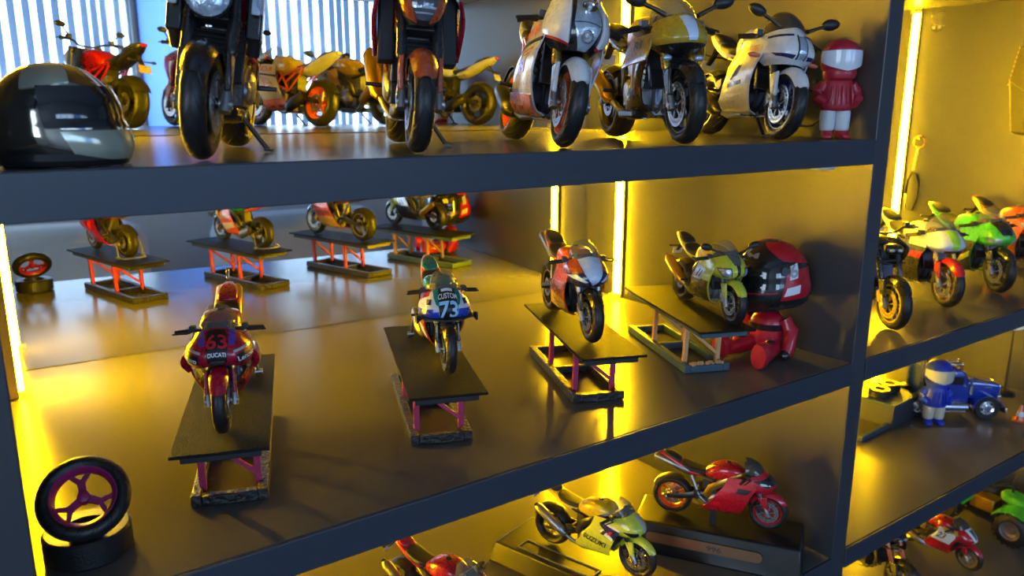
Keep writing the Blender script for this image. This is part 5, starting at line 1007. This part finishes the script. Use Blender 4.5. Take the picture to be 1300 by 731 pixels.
for i in range(5): obj('roof_light', MB().ball((0.0030, -0.014 + 0.007 * i, 0.0610), (0.0018, 0.0013, 0.0014), 10, 6), pmat('amber_roof_lens', (0.85, 0.5, 0.1), 0.2), cb)
for s in (-1, 1): obj('air_horn', MB().tube([(-0.006, s * 0.006, 0.0615), (0.010, s * 0.006, 0.0628), (0.012, s * 0.006, 0.0630)], [0.0008, 0.0012, 0.0024], n=12), CHROME, cb)
# round-lobed sign on a post, only its lower edge shows
sg = root('standing_sign', 'white cloud shaped sign on a black post behind the truck', 'sign', (1.0780, 0.0950, Z0 + ZS + 0.0002), 232)
obj('base', MB().lathe([(0.0, 0.0035), (0.010, 0.0035), (0.0130, 0.0015), (0.0130, 0.0), (0.0, 0.0)], n=28, axis='z'), BLACK, sg)
obj('post', MB().tube([(0, 0, 0.002), (0, 0, 0.092)], 0.0016, n=10), BLACK, sg)
def cloud(r_, d, ln):
    pts = []
    for i in range(60):
        a = 2 * math.pi * i / 60; k_ = r_ * (1 + 0.10 * abs(math.sin(3 * a))); pts.append((1.35 * k_ * math.cos(a), 0.106 + 0.78 * k_ * math.sin(a)))
    return MB().prism(pts, d, d + ln, 'yz')
pl_ = obj('sign_plate', cloud(0.0235, 0.0012, 0.0018), BLACK, sg); obj('sign_face', cloud(0.0222, 0.0030, 0.0006), WHITEINK, pl_)
obj('lettering', text_flat(MB(), 'OU', (0.0040, -0.0090, 0.0930), (0, 0.0180, 0), (0, 0, 0.0090)), BLACKINK, pl_, smooth=False)
cn = root('toy_cone', 'orange toy traffic cone at the frame edge', 'traffic cone', (0.9960, 0.0420, Z0 + ZS + 0.0002), 20)
obj('cone_base', MB().box((0, 0, 0.0010), (0.0150, 0.0150, 0.0020)), ORG, cn, bevel=0.0006)
co = obj('cone_body', MB().lathe([(0.0055, 0.002), (0.0012, 0.0200), (0.0, 0.0204)], n=24, axis='z'), ORG, cn)
obj('white_band', MB().lathe([(0.0046, 0.0068), (0.0033, 0.0122), (0.0031, 0.0122), (0.0044, 0.0068)], n=24, axis='z', closed=True), WHITEINK, co)
# ------------------------------------------------------------------ things on the far upright
WX = XR0 - 0.0006
br = root('clip_bracket', 'clear plastic clip beside the tall light bar', 'bracket', (WX, 0.2555, Z0 + 0.2955), 0)
obj('clip_plate', MB().prism([(-0.0085, 0.0275), (-0.0085, 0.006), (-0.006, 0.001), (0, -0.001), (0.006, 0.001), (0.0085, 0.006), (0.0085, 0.0275)], -0.0016, 0.0, 'yz'), CLEAR, br, bevel=0.0003)
for y in (-0.0035, 0.0035): obj('screw', MB().lathe([(0.0, -0.0028), (0.0016, -0.0026), (0.0022, -0.0018), (0.0022, -0.0014)], (0, y, 0.006), n=16, axis='x'), STEEL, br)
kc = root('hanging_keychain', 'gold key ring with chain and strap hung by the tall light bar', 'keychain', (WX - 0.0010, 0.2600, Z0 + 0.1450), 0)
def torus(r_, t, n=28, m=8): return MB().lathe([(r_ + t * math.cos(2 * math.pi * j / m), t * math.sin(2 * math.pi * j / m)) for j in range(m)], n=n, axis='x', closed=True)
obj('ring', torus(0.0080, 0.0010).xform(Matrix.Translation((-0.0012, 0, 0.0040))), GOLDM, kc)
obj('hook', MB().tube([(0.0008, 0.0, 0.0085), (-0.0030, 0.0, 0.0090), (-0.0040, 0.0, 0.0110)], 0.0018, n=10), CHROME, kc)
for i in range(9): obj('link', torus(0.0017, 0.0005, 12, 6).xform(Matrix.Translation((-0.0012, 0.0015 + 0.0004 * i, -0.0055 - 0.0036 * i)) @ Matrix.Rotation(rad(80 if i % 2 else 15), 4, 'Z')), STEEL, kc)
obj('strap', MB().tube([(-0.0016, 0.0052, -0.0390), (-0.0016, -0.0020, -0.0420), (-0.0016, -0.0060, -0.0520), (-0.0016, -0.0065, -0.0750), (-0.0016, -0.0010, -0.0920), (-0.0016, 0.0085, -0.0920), (-0.0016, 0.0120, -0.0700), (-0.0016, 0.0100, -0.0500), (-0.0016, 0.0052, -0.0390)], 0.0014, n=6, flat=(0.5, 1.6)), SATIN, kc)
LEATH = pmat('black_leather', (0.022, 0.020, 0.016), 0.32, 0, 0.2, 0.3, 500, 0.2)
pu = root('hanging_pouch', 'black leather pouch hung on the far upright', 'pouch', (WX, 0.1300, Z0 + 0.2160), 0)
poly = [(0.0130, 0.0560), (0.0220, 0.0100), (0.0185, -0.0100), (0.0125, -0.0520), (-0.0150, -0.0560), (-0.0240, -0.0200), (-0.0200, 0.0520)]
obj('pouch_body', MB().prism(poly, -0.0120, 0.0, 'yz'), LEATH, pu, bevel=0.0035)
obj('pouch_flap', MB().prism([(0.0120, 0.0540), (0.0195, 0.0120), (-0.0020, -0.0020), (-0.0200, 0.0160), (-0.0190, 0.0510)], -0.0145, -0.0115, 'yz'), LEATH, pu, bevel=0.001)
st_ = MB()
for i in range(9): t = i / 8; st_.box((-0.0124, 0.0132 + 0.0076 * t, 0.0520 - 0.0440 * t), (0.0010, 0.0010, 0.0026), (9, 0, 0))
obj('stitching', st_, pmat('tan_thread', (0.25, 0.16, 0.05), 0.6), pu, smooth=False)
obj('hanging_loop', torus(0.0050, 0.0009).xform(Matrix.Translation((-0.004, 0.004, 0.0600))), STEEL, pu)
bt = tag(obj('cable_button', MB().lathe([(0.0, -0.0026), (0.0075, -0.0024), (0.0095, -0.0010), (0.0098, 0.0)], (0.5080, 0.0120, Z0 + 0.1728 - TH - 0.0002), n=28, axis='z'), WHITEINK), 'small white disc stuck under the front of the upper shelf', 'disc')
# ------------------------------------------------------------------ quad bike at the frame edge
qd = root('toy_quad_bike', 'green toy quad bike with knobbly tires at the frame edge', 'quad bike', (1.0520, 0.0830, Z0 - 0.3385), 268)
for x, rr2, w in ((0.044, 0.0205, 0.017), (-0.042, 0.0215, 0.022)):
    for s in (-1, 1):
        wv = obj('wheel', MB().lathe([(0.0115, 0.42 * w), (0.0125, 0.5 * w), (rr2 - 0.003, 0.5 * w), (rr2, 0.36 * w), (rr2, -0.36 * w), (rr2 - 0.003, -0.5 * w), (0.0125, -0.5 * w), (0.0115, -0.42 * w)], n=32, closed=True), pmat('slick_rubber', (0.014, 0.014, 0.015), 0.4), qd, mtx=Matrix.Translation((x, s * 0.0300, rr2)))
        kn = MB()
        for i in range(20):
            a = 2 * math.pi * i / 20
            for j, yy in enumerate((-0.3, 0.0, 0.3)): 
                b_ = a + (0.16 if j == 1 else 0); kn.box(((rr2 + 0.0004) * math.cos(b_), yy * w, (rr2 + 0.0004) * math.sin(b_)), (0.0022, w * 0.22, 0.0028), (0, -math.degrees(b_), 0))
        obj('tread_blocks', kn, pmat('slick_rubber', (0.014, 0.014, 0.015), 0.4), wv, smooth=False)
        hb_ = MB().lathe([(0.0, s * 0.34 * w), (0.004, s * 0.34 * w), (0.0055, s * 0.20 * w), (0.0095, s * 0.24 * w), (0.0110, s * 0.44 * w), (0.0122, s * 0.46 * w)], n=28)
        for i in range(4): a = 2 * math.pi * i / 4 + 0.4; hb_.ball((0.0028 * math.cos(a), s * 0.36 * w, 0.0028 * math.sin(a)), (0.0007, 0.0007, 0.0007), 6, 4)
        obj('hub', hb_, STEEL, wv)
        obj('suspension_arm', MB().tube([(x, s * 0.0250, rr2), (x * 0.80, s * 0.008, 0.020)], 0.0014, n=6).tube([(x, s * 0.0250, rr2 - 0.003), (x * 0.55, s * 0.008, 0.016)], 0.0014, n=6), metal('gold'), qd)
        obj('spring', MB().tube([(x * 0.95, s * 0.0190, 0.022), (x * 0.72, s * 0.0100, 0.043)], 0.0026, n=10), metal('gold'), qd)
    for s in (-1, 1):
        class QF:
            def pn(self, u, v):
                w_ = rad(25 + 120 * u); r_ = rr2 + 0.0075; return Vector((x + r_ * math.cos(w_) * 1.05, s * (0.0120 + 0.0260 * v), rr2 + r_ * math.sin(w_) * 0.95 - 0.003 * v)), Vector((math.cos(w_), 0, math.sin(w_)))
        obj('fender', MB().sheet(QF(), nu=12, nv=6, thick=0.0012), P('green'), qd)
obj('frame', MB().box((0, 0, 0.020), (0.088, 0.016, 0.010)), SATIN, qd, bevel=0.001)
obj('engine', MB().box((-0.004, 0, 0.029), (0.030, 0.022, 0.018)), metal('gold'), qd, bevel=0.002)
obj('front_cowl', bodyloft([(0.060, 0.046, 0.036, 0.007, 0.5), (0.050, 0.051, 0.036, 0.014, 0.5), (0.030, 0.056, 0.040, 0.014, 0.5), (0.012, 0.055, 0.044, 0.010, 0.5)]), P('green'), qd, sub=1)
obj('seat', bodyloft([(0.012, 0.055, 0.046, 0.008, 0.5), (-0.005, 0.053, 0.043, 0.011, 0.5), (-0.030, 0.054, 0.044, 0.012, 0.5), (-0.050, 0.057, 0.050, 0.009, 0.5)]), SEATM, qd, sub=1)
obj('handlebar', MB().tube([(0.016, -0.030, 0.068), (0.022, -0.012, 0.067), (0.024, 0, 0.063), (0.022, 0.012, 0.067), (0.016, 0.030, 0.068)], 0.0014, n=8).tube([(0.028, 0, 0.048), (0.024, 0, 0.064)], 0.0016, n=8), SATIN, qd)
for s in (-1, 1): obj('headlamp', MB().ball((0.0560, s * 0.0080, 0.0455), (0.0030, 0.0036, 0.0026), 12, 8), pmat('yellow_lamp', (0.75, 0.60, 0.10), 0.2, 0, 0.5), qd)
